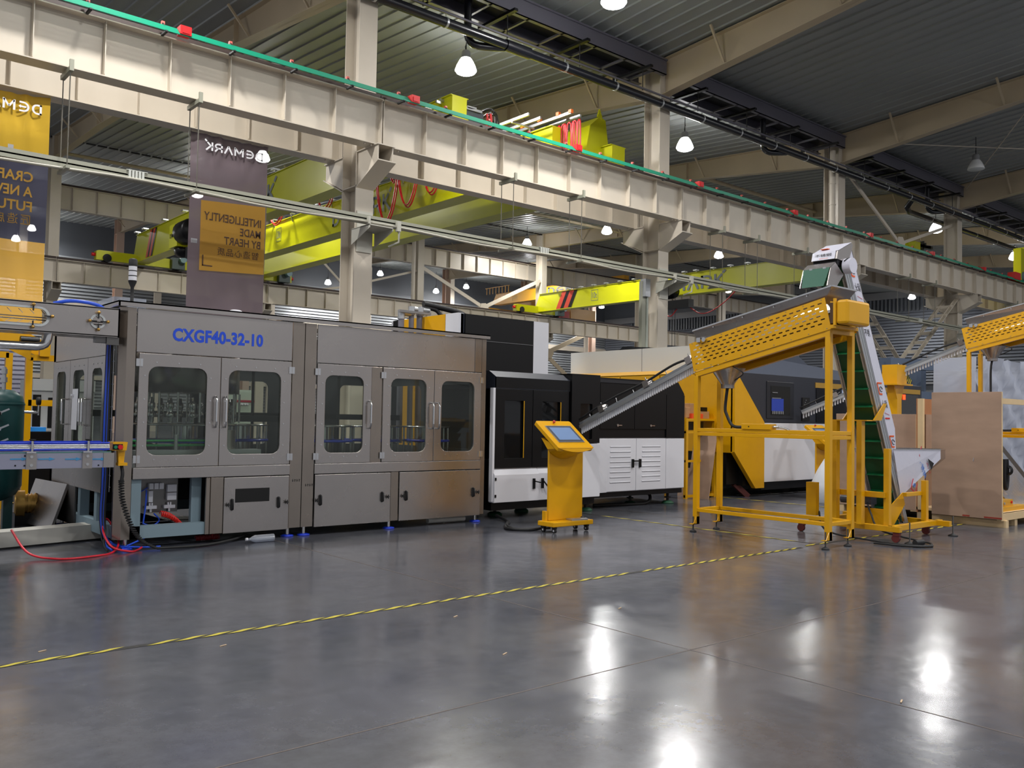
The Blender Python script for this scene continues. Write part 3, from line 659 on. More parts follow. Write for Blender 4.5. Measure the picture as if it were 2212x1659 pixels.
# crane 2: heavy double girder
t = thing('overhead_crane', (16.6, 27, 7.6), 'heavy yellow twin-girder overhead crane marked 20t behind the first near column', 'crane')
girder(t, 15.0, 7.76, 8.85, 16.2, 38.9, w=.5); girder(t, 17.2, 7.76, 8.85, 16.2, 38.9, w=.5)
end_carriage(t, YB-.78, 14.3, 19.0); end_carriage(t, 15.95, 14.3, 18.6, motor=False)
pz = lambda x, y: atX(x, y, 15.0)
b = MB(); logo_into(b, (14.985, pz(719, 470).y, 8.0), (0, pz(846, 440).y-pz(719, 470).y, 0), (0, 0, .56)); b.build('wordmark', LETG, t)
p = pz(597, 525); q = pz(608, 499); sign(t, '20t', 15.0, p.y, q.y, 8.10, 8.62, LETG)
b = MB()       # festoon tracks
for X in (14.35, 14.75): b.box(X, X+.05, 16.4, 38.0, 9.02, 9.09)
for y in [17+1.5*i for i in range(14)]: b.box(14.35, 15.1, y, y+.05, 8.98, 9.02); b.bar((14.9, y, 8.98), (15.05, y, 8.6), .04, .04)
b.build('festoon_track', ALU, t)
lugs(t, 17.2, 8.87, [20+2.5*i for i in range(7)])
def festoon(y0, y1, d, X=14.7):
    b = MB(); n = 14
    for off in (0, .06):
        b.tube([(X+off, y0+(y1-y0)*i/n, 9.0-off-d*(1-(2*i/n-1)**2)**.8 if 0 < i < n else 9.0) for i in range(n+1)], .022, 6)
    return b
for (xa, xb, dep) in ((812, 858, 1.45), (858, 902, 1.15), (910, 952, 1.0), (972, 998, .6)):
    ya, yb = atX(xa, 385, 14.7).y, atX(xb, 385, 14.7).y; festoon(ya, yb, dep).build('festoon_cable', REDC, t)
for (xa, xb, dep) in ((686, 716, .35), (584, 608, .3), (842, 850, .25)):
    ya, yb = atX(xa, 440, 14.7).y, atX(xb, 430, 14.7).y; festoon(ya, yb, dep).build('festoon_cable', REDC, t)
b = MB()
for y in (35.5, 33.4, 29.0, 27.1, 24.4, 23.0): b.box(14.33, 14.4, y, y+.12, 9.1, 9.2)
b.build('cable_trolley', mat('orange_plastic', (235, 110, 30), .5), t)
# lift machinery on the girders close to the near row
Yp = 16.6
def pt(x, y, Y=Yp): return atY(x, y, Y)
b = MB(); pl = [pt(1296, 252), pt(1308, 261), pt(1317, 345), pt(1262, 345), pt(1275, 270)]
b.prism([(p.x, p.z) for p in pl], 'y', Yp, Yp+1.0); b.build('machinery_housing', CRANE, t)
b = MB(); pl = [pt(1212, 275), pt(1277, 252), pt(1268, 340), pt(1180, 340)]
b.prism([(p.x, p.z) for p in pl], 'y', Yp+.9, Yp+1.0); b.build('machinery_housing', CRANE, t)
b = MB(); p = pt(1296, 245); b.prism([(p.x-.08, p.z-.1), (p.x+.1, p.z-.1), (p.x, p.z+.12)], 'y', Yp, Yp+.05); b.build('lifting_lug', CRANE, t)
XT = 15.2
def ptx(x, y, X=XT): return atX(x, y, X)
for (x0, y0, x1, y1, dx) in ((1234, 243, 1108, 288, 0), (1254, 250, 1145, 289, .25)):
    p, q = ptx(x0, y0, XT+dx), ptx(x1, y1, XT+dx); q.z = p.z; b = MB(); b.bar(p, q, .05, .07); b.build('cable_track', ALU, t)
for i in range(17):
    x = 1134+i*7.2+(i % 3)*2; top = ptx(x, 256+(1250-x)*.33, XT+.1); d = .6+.5*((i*7) % 5)/5; w = .05+.03*(i % 2)
    b = MB(); b.tube([(top.x, top.y+w, top.z-d-.5), (top.x, top.y+w, top.z-.1), top, (top.x, top.y-w, top.z-.1), (top.x, top.y-w*.9, top.z-d-.5)], .022, 6, 1); b.build('festoon_cable', REDC, t)
b = MB()
for (x, y) in ((1129, 275), (1166, 261), (1206, 248), (1233, 242)): p = ptx(x, y); b.box(p.x-.04, p.x+.04, p.y-.05, p.y+.05, p.z-.03, p.z+.06)
b.build('cable_trolley', mat('orange_plastic', (235, 110, 30), .5), t)
# trolley of crane 1 over the near beam
t = thing('crane_trolley', tuple(pt(1000, 262)), 'yellow and slate crane trolley cabinet with cables above the near runway beam', 'crane trolley')
b = MB(); b.prism([(p.x, p.z) for p in (pt(918, 250), pt(958, 222), pt(990, 229), pt(1003, 262), pt(1000, 280), pt(918, 262))], 'y', Yp, Yp+.7); b.build('yellow_housing', CRANE, t)
b = MB(); b.prism([(p.x, p.z) for p in (pt(991, 230), pt(1044, 247), pt(1040, 285), pt(1003, 275))], 'y', Yp-.02, Yp+.7); b.build('control_cabinet', SLATE, t)
b = MB()
for (x0, y0, x1, y1) in ((950, 216, 1040, 243), (942, 219, 952, 223), (918, 230, 932, 234), (1008, 231, 1028, 236)): b.bar(pt(x0, y0, Yp-.05), pt(x1, y1, Yp-.05), .06, .06)
b.build('guard_rail', ALU, t)
b = MB(); p = pt(989, 221); b.cyl((p.x, p.y, p.z-.02), (p.x, p.y, p.z+.05), .04); b.build('beacon', REDGL, t)
b = MB(); p = pt(1008, 256, Yp-.03); b.prism([(p.x-.05, p.z-.04), (p.x+.05, p.z-.04), (p.x, p.z+.06)], 'y', p.y-.01, p.y); b.build('warning_triangle', CRANE, t)
b = MB(); p = pt(1002, 237, Yp-.03); b.box(p.x-.06, p.x+.05, p.y-.01, p.y, p.z-.02, p.z+.03); b.build('white_label', WHITE, t)
random.seed(3)
for i in range(9):
    p = pt(1040+random.random()*25, 240+random.random()*20, Yp+.1); q = pt(1055+random.random()*24, 240+random.random()*28, Yp+.2)
    b = MB(); b.tube([p, (p+q)/2+Vector((0, 0, .12)), q, q+Vector((random.random()*.2-.1, 0, -.25))], .018, 6, 2); b.build('loose_cable', BLACKM, t)
for dx in (0, 8):
    b = MB(); b.tube([pt(1052+dx, 246), pt(1054+dx, 262), pt(1048+dx, 285)], .03, 6, 1); b.build('festoon_cable', REDC, t)
# crane 3: 10t single girder at right
t = thing('overhead_crane', (34.8, 27, 7.6), 'lime-yellow single-girder overhead crane marked 10t, right of the hall centre', 'crane')
girder(t, 34.8, 7.74, 8.76, 16.2, 38.9); end_carriage(t, YB-.78, 33.1, 36.9); end_carriage(t, 15.95, 33.1, 36.9, motor=False)
px = lambda x, y: atX(x, y, 34.8)
stripes(t, 34.8, px(1208, 650).y, 7.78, 8.74, 1.25); lugs(t, 34.8, 8.78, [px(x, 600).y for x in (1205, 1228, 1255, 1283, 1310, 1340, 1370, 1478, 1503, 1540, 1577, 1614, 1656)])
sign(t, '10t', 34.8, px(1277, 650).y, px(1292, 630).y, 8.0, 8.6, LETG)
b = MB(); logo_into(b, (34.785, px(1399, 640).y, 7.93), (0, px(1568, 600).y-px(1399, 640).y, 0), (0, 0, .62)); b.build('wordmark', LETG, t)
t = hoist(34.5, px(1446, 630).y, 7.75, 'black hoist with yellow cover hanging on the 10t crane by the second column', 1.2)
b = MB(); p = px(1450, 648); b.box(33.9, 34.3, p.y-1.8, p.y-.2, 6.95, 7.35); b.build('control_box', BLACK, t)
b = MB(); b.tube([(34.2, p.y-1.6, 7.0), (34.2, p.y-2.4, 6.5), (34.2, p.y-3.5, 6.9), (34.2, p.y-4.5, 7.7)], .025, 6, 2); b.tube([(34.2, p.y, 7.0), (34.2, p.y-.4, 6.5), (34.2, p.y-.9, 7.0)], .025, 6, 2); b.build('slack_cable', REDC, t)
# crane 4: orange crane in the farthest bay
t = thing('overhead_crane', (46, 52, 7.5), 'orange twin-girder crane in the farthest bay behind the large cross brace', 'crane')
Xo = 46.0; p0 = atX(1084, 634, Xo); p1 = atX(1082, 657, Xo)
girder(t, Xo, p1.z, p0.z, 42, p0.y+1.2, ORANGE, .5); girder(t, Xo+2.4, p1.z-.2, p0.z-.2, 42, p0.y+1.2, ORANGE, .5)
b = MB(); b.box(Xo-1.2, Xo+4.2, p0.y+.8, p0.y+1.3, p1.z-.9, p1.z-.3); b.build('end_carriage', ORANGE, t)
q0, q1 = atX(1107, 650, Xo), atX(1118, 633, Xo); sign(t, '20t', Xo, q0.y, q1.y, q0.z, q1.z, mat('pale_sign', (196, 176, 120), .5))
b = MB(); a0 = atX(1184, 637, Xo); a1 = atX(1300, 620, Xo); logo_into(b, (Xo-.02, a0.y, a0.z), (0, a1.y-a0.y, 0), (0, 0, .55)); b.build('wordmark', LETG, t)
b = MB()
for i in range(8): b.box(Xo-.3, Xo-.26, p0.y-1.2+i*.4, p0.y-1.16+i*.4, p0.z, p0.z+.5)
b.box(Xo-.3, Xo-.26, p0.y-1.3, p0.y+1.8, p0.z+.5, p0.z+.55); b.build('guard_rail', ORANGE, t)
t = thing('overhead_crane', (52, 52, 9), 'dark yellow crane girder high behind the 10t crane', 'crane')
pA = atX(1335, 622, 49); b = MB(); b.box(49, 49.6, 42.5, pA.y+1, pA.z-1.0, pA.z); b.build('box_girder', mat('crane_dull', (176, 150, 16), .4), t)
b = MB(); b.box(48.7, 49.8, pA.y-1.5, pA.y+1.4, pA.z, pA.z+.7); b.build('control_cabinet', SLATE, t)
t = thing('crane_trolley', (60, 52, 7), 'small yellow crane end with red parts under the 10t girder', 'crane trolley')
p = atY(1258, 690, 50); b = MB(); b.box(p.x-1.3, p.x+1.5, 50, 50.6, p.z-.3, p.z+.8); b.build('yellow_housing', ORANGE, t)
b = MB(); p = atY(1218, 680, 50); b.box(p.x-.4, p.x+.6, 50, 50.3, p.z-.4, p.z+.3); b.build('red_drive', RED, t)
# crane 5 and 6 near the right edge
t = thing('crane_trolley', tuple(pt(1955, 535)), 'lime-yellow crane trolley with dark cables above the runway beam left of the fourth column', 'crane trolley')
b = MB(); b.prism([(p.x, p.z) for p in (pt(1927, 530), pt(1960, 525), pt(1970, 542), pt(1975, 548), pt(1927, 534))], 'y', Yp, Yp+1); b.prism([(p.x, p.z) for p in (pt(1952, 525), pt(1963, 527), pt(1972, 545), pt(1955, 540))], 'y', Yp-.1, Yp); b.build('yellow_housing', CRANE, t)
b = MB()
for (x0, y0, x1, y1) in ((1963, 528, 1985, 533), (1982, 530, 2012, 536), (1990, 536, 2008, 534), (1990, 530, 1992, 548), (1985, 531, 1998, 528), (1992, 521, 1993, 530)): b.bar(pt(x0, y0), pt(x1, y1), .12, .12)
b.build('cable_arm', BLACKM, t)
t = thing('overhead_crane', (41, 14.5, 7.6), 'lime-yellow crane end with red buffer box at the right picture edge', 'crane')
q = lambda x, y: atY(x, y, 14.3)
b = MB(); p = q(2200, 536); r = q(2212, 600); b.box(p.x, p.x+.35, 14.2, 14.5, r.z-.2, p.z); b.box(p.x+.5, p.x+2.5, 14.2, 14.6, r.z-.1, p.z+.1); b.build('end_carriage', CRANE, t)
b = MB(); p = q(2182, 588); r = q(2194, 607); b.box(p.x, r.x, 14.1, 14.4, r.z, p.z); b.build('buffer', RED, t)
b = MB(); p = q(2205, 598); b.cyl((p.x, 13.9, p.z), (p.x, 14.2, p.z), .2); b.build('drive_motor', mat('motor_blue', (120, 150, 160), .4), t)
# ================= FILLING MACHINE =================
F = 9.62; YBK = 12.35
t = thing('filling_machine', (5.3, 11, 0), 'long stainless steel filling machine with windowed doors and blue model lettering', 'machine')
def plate(x0, x1, z0, z1, y0=F, d=.02, m=STEEL, name='cover_panel', parent=None, bev=.004):
    b = MB(); b.box(x0, x1, y0, y0+d, z0, z1); return b.build(name, m, parent or t, bev)
def post(pts, z0, z1, m=STEEL2):
    b = MB(); b.prism(pts, 'z', z0, z1); return b.build('corner_post', m, t)
post([(2.84, F+.08), (2.90, F), (2.99, F), (2.99, F+.12), (2.84, F+.12)], .11, 2.54)
post([(4.785, F+.004), (4.935, F+.004), (4.935, F+.1), (4.785, F+.1)], .11, 2.54); post([(4.945, F+.004), (5.095, F+.004), (5.095, F+.1), (4.945, F+.1)], .11, 2.54)
post([(7.645, F+.004), (7.72, F+.004), (7.72, F+.12), (7.645, F+.12)], .11, 2.54)
for (x, y) in ((2.84, YBK-.1), (7.62, YBK-.1), (4.85, YBK-.1)): post([(x, y), (x+.1, y), (x+.1, y+.1), (x, y+.1)], .11, 2.54)
b = MB()
for q in ((2.80, 7.76, F-.03, F+.25), (2.80, 7.76, YBK-.2, YBK+.03), (2.80, 3.0, F-.03, YBK), (7.5, 7.76, F-.03, YBK), (4.8, 5.1, F, YBK)): b.box(*q, 2.585, 2.60)
b.box(2.80, 7.76, F-.03, F-.015, 2.545, 2.60); b.box(2.80, 2.815, F-.03, YBK, 2.545, 2.6); b.build('roof_cap', STEEL, t)
plate(3.0, 4.775, 2.075, 2.54); plate(5.105, 7.515, 2.075, 2.54); plate(7.52, 7.64, 2.075, 2.54, m=STEEL2)
plate(3.0, 4.78, .735, .855, F-.012, .03); plate(5.10, 7.64, .735, .855, F-.012, .03)
text('CXGF40-32-10', (3.37, F-.003, 2.215), (1.035, 0, 0), (0, 0, .145), 'model_lettering', LETB, t, .036, 1.04)
def dhandle(parent, x, z0, z1, m=CHROME, off=.07, r=.011, y=F):
    b = MB(); h = z1-z0; b.tube([(x, y, z1), (x, y-off*.7, z1), (x, y-off, z1-h*.13), (x, y-off, z0+h*.13), (x, y-off*.7, z0), (x, y, z0)], r, 8)
    if h > .2: b.cyl((x, y-off, z0+h*.18), (x, y-off, z1-h*.18), r*1.45, n=10)
    return b.build('handle', m, parent)
def door(x0, x1, w0, w1, hinge, hx, z0=.86, z1=2.065, wz0=.985, wz1=1.93):
    b = MB(); b.framep(x0, x1, z0, z1, w0, w1, wz0, wz1, .095, 'y', F-.006, F+.018); d = b.build('door', STEEL, t, .003)
    b = MB(); b.box(w0-.03, w1+.03, F+.02, F+.026, wz0-.03, wz1+.03); b.build('window_pane', PANE, d)
    b = MB()
    for x in (w0+.08, (w0+w1)/2, w1-.08):
        for z in (wz0-.045, wz1+.045): b.cyl((x, F-.012, z), (x, F-.006, z), .007, n=8)
    for z in (wz0+.1, wz0+.35, wz1-.35, wz1-.1):
        for x in (w0-.04, w1+.04): b.cyl((x, F-.012, z), (x, F-.006, z), .007, n=8)
    b.build('window_screw', CHROME, d)
    dhandle(d, hx, 1.29, 1.63)
    for z in (.945, 1.965):
        b = MB(); b.box(hinge-.035, hinge-.003, F-.016, F-.006, z-.04, z+.04); b.box(hinge+.003, hinge+.035, F-.016, F-.006, z-.04, z+.04); b.cyl((hinge, F-.014, z-.04), (hinge, F-.014, z+.04), .006, n=8); b.build('hinge', CHROME, d)
door(3.03, 3.913, 3.13, 3.76, 3.03, 3.855); door(3.92, 4.77, 4.01, 4.64, 4.77, 3.965)
door(5.11, 5.868, 5.22, 5.755, 5.11, 5.835); plate(5.875, 6.03, .86, 2.065, F+.004, .02, STEEL2); door(6.04, 6.833, 6.16, 6.71, 6.04, 6.79); door(6.84, 7.635, 6.96, 7.515, 7.635, 6.885)
def star(parent, x, z, y=F):
    b = MB(); pts = [((.028 if i % 2 == 0 else .011)*math.cos(i*math.pi/5), (.028 if i % 2 == 0 else .011)*math.sin(i*math.pi/5)) for i in range(10)]
    b.prism([(x+a, z+c) for a, c in pts], 'y', y-.045, y-.03); b.cyl((x, y-.03, z), (x, y, z), .007, n=6); b.build('star_knob', BLACKM, parent)
def lower(x0, x1, hs, ks):
    b = MB(); b.box(x0, x1, F-.012, F+.012, .10, .725); p = b.build('lower_panel', STEEL, t, .004)
    for x in hs:
        b = MB(); b.tube([(x-.018, F-.012, .48), (x-.018, F-.05, .47), (x-.018, F-.05, .37), (x-.018, F-.012, .36)], .009, 8); b.prism(rounded(x-.034, x+.002, .355, .485, .015), 'y', F-.022, F-.012); b.build('handle', BLACKM, p)
    for x in ks: star(p, x, .42)
    return p
p = lower(3.99, 4.775, (4.1, 4.66), (4.03, 4.74)); b = MB(); b.box(4.12, 4.53, F-.014, F-.010, .44, .595); b.build('vent_slot', mat('black_void', (6, 6, 7), .8), p)
lower(5.11, 6.18, (5.2, 6.07), (5.13, 6.13)); plate(6.19, 6.305, .105, .73, F+.0, .02, STEEL2); lower(6.315, 7.64, (6.43, 7.53), (6.36, 7.59))
plate(3.84, 3.985, .105, .73, F-.004, .03, STEEL2); plate(3.79, 3.835, .105, .73, F+.0, .03, STEEL2)
b = MB(); b.box(3.0, 3.10, F+.02, F+.12, .11, .73); b.box(3.0, 3.80, F+.02, F+.12, .11, .24); b.box(3.68, 3.79, F+.14, F+.2, .11, .73)
b.box(2.86, 2.96, F+.12, YBK, .11, .24); b.box(2.86, 2.96, 10.35, 10.45, .24, .86); b.box(2.86, 2.96, 11.0, 11.1, .24, .86); b.box(2.86, 7.7, YBK-.1, YBK, .11, .24); b.build('base_frame', BLUEG, t)
b = MB(); b.box(2.98, 3.8, F+.5, YBK, .12, .14); b.box(3.8, 7.7, F+.5, F+.52, .12, .8); b.box(3.0, 7.7, F+.04, YBK-.1, .80, .84); b.build('inner_tray', mat('inner_dark', (42, 44, 46), .5), t)
# control valves in the open bay
b = MB(); b.box(3.20, 3.60, F+.34, F+.36, .34, .73); p = b.build('valve_board', STEELD, t)
b = MB()
for x in (3.27, 3.325, 3.38): b.box(x, x+.045, F+.28, F+.34, .60, .665)
b.box(3.27, 3.315, F+.29, F+.34, .46, .58); b.box(3.47, 3.57, F+.29, F+.34, .565, .645); b.box(3.47, 3.57, F+.29, F+.34, .475, .555)
for x in (3.24, 3.44): b.box(x, x+.12, F+.29, F+.34, .385, .42); b.box(x+.04, x+.055, F+.30, F+.33, .42, .45); b.box(x+.065, x+.08, F+.30, F+.33, .42, .45); b.cyl((x+.06, F+.31, .35), (x+.06, F+.31, .385), .012)
b.build('pneumatic_valve', WHITE, p)
b = MB(); b.tube([(3.23, F+.25, .60), (3.22, F+.22, .45), (3.19, F+.2, .25)], .009, 6, 1); b.tube([(3.26, F+.3, .62), (3.14, F+.3, .55), (3.17, F+.3, .40)], .006, 6, 2); b.tube([(3.32, F+.26, .34), (3.40, F+.26, .26), (3.3, F+.25, .20), (3.2, F+.25, .24)], .008, 6, 2); b.build('air_hose', BLUEH, t)
b = MB(); pts = []
for i in range(160):
    u = i/159; a = u*2*math.pi*12; c = Vector((3.38+.24*u, F+.22, .335-.13*u*u-.02*u)); pts.append(c+Vector((.0, math.cos(a), math.sin(a)))*.030)
b.tube(pts, .0055, 5); b.build('coiled_air_hose', mat('coil_red', (235, 45, 35), .35), t)
b = MB()
for x in (3.1, 3.3, 3.5, 3.7): b.cyl((3.0, F+.45+x*.02, .22+.0*x), (3.8, F+.45+x*.02, .22), .006, n=5)
b.build('wire_tray', CHROME, t)
# feet with blue pads
for (x, y) in ((2.97, 9.69), (4.82, 9.72), (5.02, 9.70), (6.22, 9.70), (7.63, 9.70), (2.97, 12.2), (4.9, 12.2), (7.6, 12.2)):
    b = MB(); b.cyl((x, y, .02), (x, y, .12), .022, n=12); f = b.build('levelling_foot', CHROME, t)
    b = MB(); b.lathe((x, y, 0), [(.0001, 0), (.075, 0), (.075, .015), (.05, .025), (.0001, .025)], 18); b.build('foot_pad', BLUE, f)
# side (left) face
b = MB(); b.box(2.84, 2.86, 9.98, YBK, 2.055, 2.54); b.build('side_panel', STEEL, t)
b = MB(); b.box(2.84, 2.86, 9.98, YBK, .56, .86); b.build('side_panel', STEEL, t)
b = MB(); b.box(2.84, 2.86, 11.15, YBK, .11, .56); b.build('side_panel', STEELD, t)
for (y0, y1, w0, w1, hy) in ((10.02, 10.78, 10.22, 10.6, 10.73), (10.79, 11.53, 10.92, 11.38, 10.84), (11.54, 12.30, 11.72, 12.14, 11.6)):
    b = MB(); b.framep(y0, y1, .87, 2.045, w0, w1, 1.0, 1.92, .09, 'x', 2.835, 2.855); d = b.build('side_door', STEEL, t)
    b = MB(); b.box(2.862, 2.868, w0-.03, w1+.03, .97, 1.95); b.build('window_pane', PANE, d)
    b = MB(); b.tube([(2.84, hy, 1.58), (2.77, hy, 1.58), (2.77, hy, 1.28), (2.84, hy, 1.28)], .011, 8); b.cyl((2.77, hy, 1.32), (2.77, hy, 1.54), .016, n=10); b.build('handle', CHROME, d)
    b = MB()
    for z in (.94, 1.97):
        for y in (w0+.03, (w0+w1)/2, w1-.03): b.cyl((2.83, y, z), (2.835, y, z), .007, n=6)
    b.build('window_screw', CHROME, d)
b = MB(); b.box(2.80, 2.83, 11.30, 11.34, 1.62, 1.64); b.add([(2.825, 11.36, 1.7), (2.825, 11.12, 1.7), (2.825, 11.14, 1.22), (2.825, 11.38, 1.22)], [(0, 1, 2, 3)]); b.build('pane_reflection', WHITE, t)  # white quad before the side window stands in for a reflection in the pane
# wire tray and cables up the side
b = MB()
for y in (9.78, 9.86, 9.94): b.cyl((2.82, y, .6), (2.82, y, 2.2), .004, n=5)
for i in range(13): b.cyl((2.82, 9.76, .65+i*.12), (2.82, 9.98, .65+i*.12), .004, n=5)
b.build('wire_tray', CHROME, t)
for i, (m_, y) in enumerate(((BLUEH, 9.90), (BLUEH, 9.93), (BLACKM, 9.86), (BLACKM, 9.96), (BLUEH, 9.82), (BLACKM, 9.79))):
    b = MB(); b.tube([(2.80, y, 2.18), (2.80, y+.015, 1.7), (2.79, y-.01, 1.2), (2.80, y+.0, .7), (2.79, y+.02, .35), (2.80, y-.02, .18), (2.85-.02*i, y-.12, .06), (3.0-.05*i, y-.28, .025)], .011, 6, 2); b.build('side_cable', m_, t)
b = MB(); b.tube([(3.0, 9.66, .03), (3.15, 9.6, .02), (3.3, 9.58, .02)], .01, 6, 2); b.tube([(2.98, 9.66, .04), (3.12, 9.64, .1), (3.2, 9.68, .13)], .01, 6, 2); b.build('air_hose', BLUEH, t)
# inside: filler tank with valves, star wheels, guide posts
def turret(cx, cyy, r, ztank, tank=True, nv=14):
    if tank:
        b = MB(); b.lathe((cx, cyy, 0), [(.0001, 2.35), (r, 2.35), (r, ztank), (.0001, ztank)], 32); b.build('filler_tank', STEEL, t)
        for k in range(nv):
            a = 2*math.pi*k/nv; x, y = cx+(r-.08)*math.cos(a), cyy+(r-.08)*math.sin(a)
            b = MB(); b.lathe((x, y, 0), [(.02, 1.62), (.03, 1.56), (.045, 1.55), (.045, 1.50), (.036, 1.49), (.036, 1.44), (.05, 1.43), (.05, 1.39), (.03, 1.38), (.03, 1.32)], 12); b.cyl((x+.09, y, 1.33), (x+.09, y, 1.68), .014, n=8); b.build('filling_valve', CHROME, t)
    b = MB(); b.lathe((cx, cyy, 0), [(.0001, 1.31), (r, 1.31), (r, 1.29), (.0001, 1.29)], 32); b.build('turret_plate', CHROME, t)
    b = MB(); b.lathe((cx, cyy, 0), [(.0001, 1.12), (r-.02, 1.12), (r-.02, 1.09), (.0001, 1.09)], 32); b.build('star_wheel', BLUE, t)
    b = MB(); b.cyl((cx, cyy, .84), (cx, cyy, 1.3), .15, n=20)
    for k in range(8):
        a = 2*math.pi*k/8+.3; b.cyl((cx+r*.88*math.cos(a), cyy+r*.88*math.sin(a), .84), (cx+r*.88*math.cos(a), cyy+r*.88*math.sin(a), 1.3), .014, n=8)
    b.build('turret_post', CHROME, t)
turret(3.95, 10.75, .62, 1.68); turret(4.75, 11.0, .38, 1.6, False); turret(5.7, 10.55, .42, 1.6, False); turret(6.55, 10.7, .42, 1.6, False); turret(7.3, 10.45, .36, 1.6, False)
b = MB()
for x in (3.25, 3.32, 4.5, 5.05, 5.5, 5.9, 6.35, 7.0): b.cyl((x, 11.3, .84), (x, 11.3, 2.5), .02, n=8)
b.box(4.2, 4.3, 11.2, 11.3, .84, 2.5); b.box(5.62, 5.78, 11.3, 11.45, .84, 2.5); b.box(3.0, 7.6, 11.6, 11.66, 1.38, 1.46); b.box(4.4, 5.6, 10.9, 11.4, 1.34, 1.42); b.build('inner_mast', mat('inner_post', (70, 72, 72), .35, metal=.8), t)
b = MB(); b.cyl((3.0, 9.86, 1.13), (4.1, 9.86, 1.13), .012, n=8); b.cyl((3.0, 9.86, 1.08), (4.1, 9.86, 1.08), .012, n=8); b.build('guide_rail', GRN, t)
b = MB(); b.box(3.0, 4.15, 9.82, 9.95, .96, 1.03); b.box(4.05, 4.5, 9.8, 10.0, .96, 1.03); b.cyl((3.52, 9.84, 1.0), (3.52, 9.84, 1.2), .02); b.build('infeed_conveyor', ALU, t)
b = MB(); b.cyl((4.14, 10.05, .98), (4.14, 10.05, 1.25), .14, n=22); b.build('capping_drum', STEEL, t)
# back wall with windows
b = MB()
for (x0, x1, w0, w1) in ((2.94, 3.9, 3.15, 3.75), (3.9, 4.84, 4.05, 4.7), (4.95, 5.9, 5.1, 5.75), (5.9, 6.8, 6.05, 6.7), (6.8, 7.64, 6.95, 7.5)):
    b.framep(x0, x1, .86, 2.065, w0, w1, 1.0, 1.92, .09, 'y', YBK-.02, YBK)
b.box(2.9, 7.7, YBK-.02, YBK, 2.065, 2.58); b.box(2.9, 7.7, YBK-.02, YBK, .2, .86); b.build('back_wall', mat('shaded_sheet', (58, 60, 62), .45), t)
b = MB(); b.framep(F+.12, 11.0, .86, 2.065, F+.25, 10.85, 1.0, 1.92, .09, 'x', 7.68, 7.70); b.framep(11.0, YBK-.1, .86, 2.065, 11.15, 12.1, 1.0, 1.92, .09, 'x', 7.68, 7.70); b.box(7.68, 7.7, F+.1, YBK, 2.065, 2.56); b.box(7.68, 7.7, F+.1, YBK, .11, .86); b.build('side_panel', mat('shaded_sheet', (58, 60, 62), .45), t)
# things on the roof
b = MB(); b.box(2.95, 3.3, 10.3, 10.9, 2.6, 2.72); b.box(3.05, 3.2, 9.95, 10.1, 2.6, 2.64); b.build('roof_junction_box', CLEAR, t)
b = MB(); b.lathe((4.12, 9.75, 2.6), [(.07, 0), (.07, .02), (.05, .03), (.0001, .032)], 18); b.build('roof_cap_disc', WHITE, t)
b = MB(); b.tube([(2.3, 10.1, 2.56), (2.45, 10.0, 2.6), (2.7, 9.98, 2.58), (2.8, 9.97, 2.5)], .02, 6, 2); b.build('roof_hose', BLUEH, t)
s = thing('signal_tower', (3.05, 10.0, 2.6), 'signal tower with white segments on top of the filling machine', 'signal light')
b = MB(); b.lathe((3.05, 10.0, 2.6), [(.045, 0), (.045, .02), (.018, .03), (.018, .20), (.04, .25), (.045, .27)], 16); b.build('stem', BLACKM, s)
for i in range(3):
    b = MB(); b.cyl((3.05, 10.0, 2.6+.275+i*.055), (3.05, 10.0, 2.6+.32+i*.055), .043, n=18); b.build('light_segment', WHITE, s)
    b = MB(); b.cyl((3.05, 10.0, 2.6+.32+i*.055), (3.05, 10.0, 2.6+.33+i*.055), .044, n=18); b.build('segment_ring', BLACKM, s)
b = MB(); b.lathe((3.05, 10.0, 2.6), [(.045, .44), (.045, .50), (.03, .515), (.0001, .52)], 16); b.build('top_cap', BLACKM, s)
# scribbles
b = MB()
for (x, z) in ((4.82, .66), (4.99, .6)):
    for i in range(4): b.box(x+i*.028, x+i*.028+.016, F-.001, F+.003, z+.01*(i % 2), z+.004+.01*(i % 2)); b.box(x+i*.028+.004, x+i*.028+.008, F-.001, F+.003, z-.01, z+.02)
b.build('marker_scribble', LETK, t)
# ================= AIR CONVEYOR TUNNEL =================
t = thing('air_conveyor', (.6, 9.8, 2.2), 'stainless air conveyor duct with slot window entering the filling machine from the left', 'conveyor')
sl = rounded(-1.0, 2.13, 2.29, 2.44, .074, 4)
b = MB(); b.framep(-1.6, 2.34, 2.215, 2.505, -1.0, 2.13, 2.285, 2.44, .0755, 'y', F-.02, F-.01)
b.framep(2.34, 2.815, 2.215, 2.505, 2.545, 2.655, 2.305, 2.415, .054, 'y', F-.02, F-.01); b.box(-1.6, 2.815, F-.02, 9.98, 2.495, 2.51); b.box(-1.6, 2.815, F-.02, 9.98, 2.21, 2.225); b.box(2.80, 2.815, F-.02, 9.98, 2.21, 2.51); b.build('duct_shell', STEEL, t)
b = MB(); b.ring(rounded(-1.02, 2.155, 2.265, 2.46, .096, 6), rounded(-1.0, 2.13, 2.285, 2.44, .0755, 6), 'y', F-.035, F-.02); b.build('window_rim', OFFW, t)
b = MB(); b.ring(rounded(2.525, 2.675, 2.285, 2.435, .0745, 6), rounded(2.545, 2.655, 2.305, 2.415, .0545, 6), 'y', F-.035, F-.02); b.build('window_rim', OFFW, t)
b = MB()
for z in (2.30, 2.345, 2.37): b.cyl((-1.4, 9.78, z), (2.75, 9.78, z), .006, n=6)
for i in range(40): b.bar((-1.2+i*.1, 9.75, 2.31), (-1.13+i*.1, 9.75, 2.35), .004, .004); b.bar((-1.2+i*.1, 9.72, 2.44), (-1.16+i*.1, 9.72, 2.40), .005, .005)
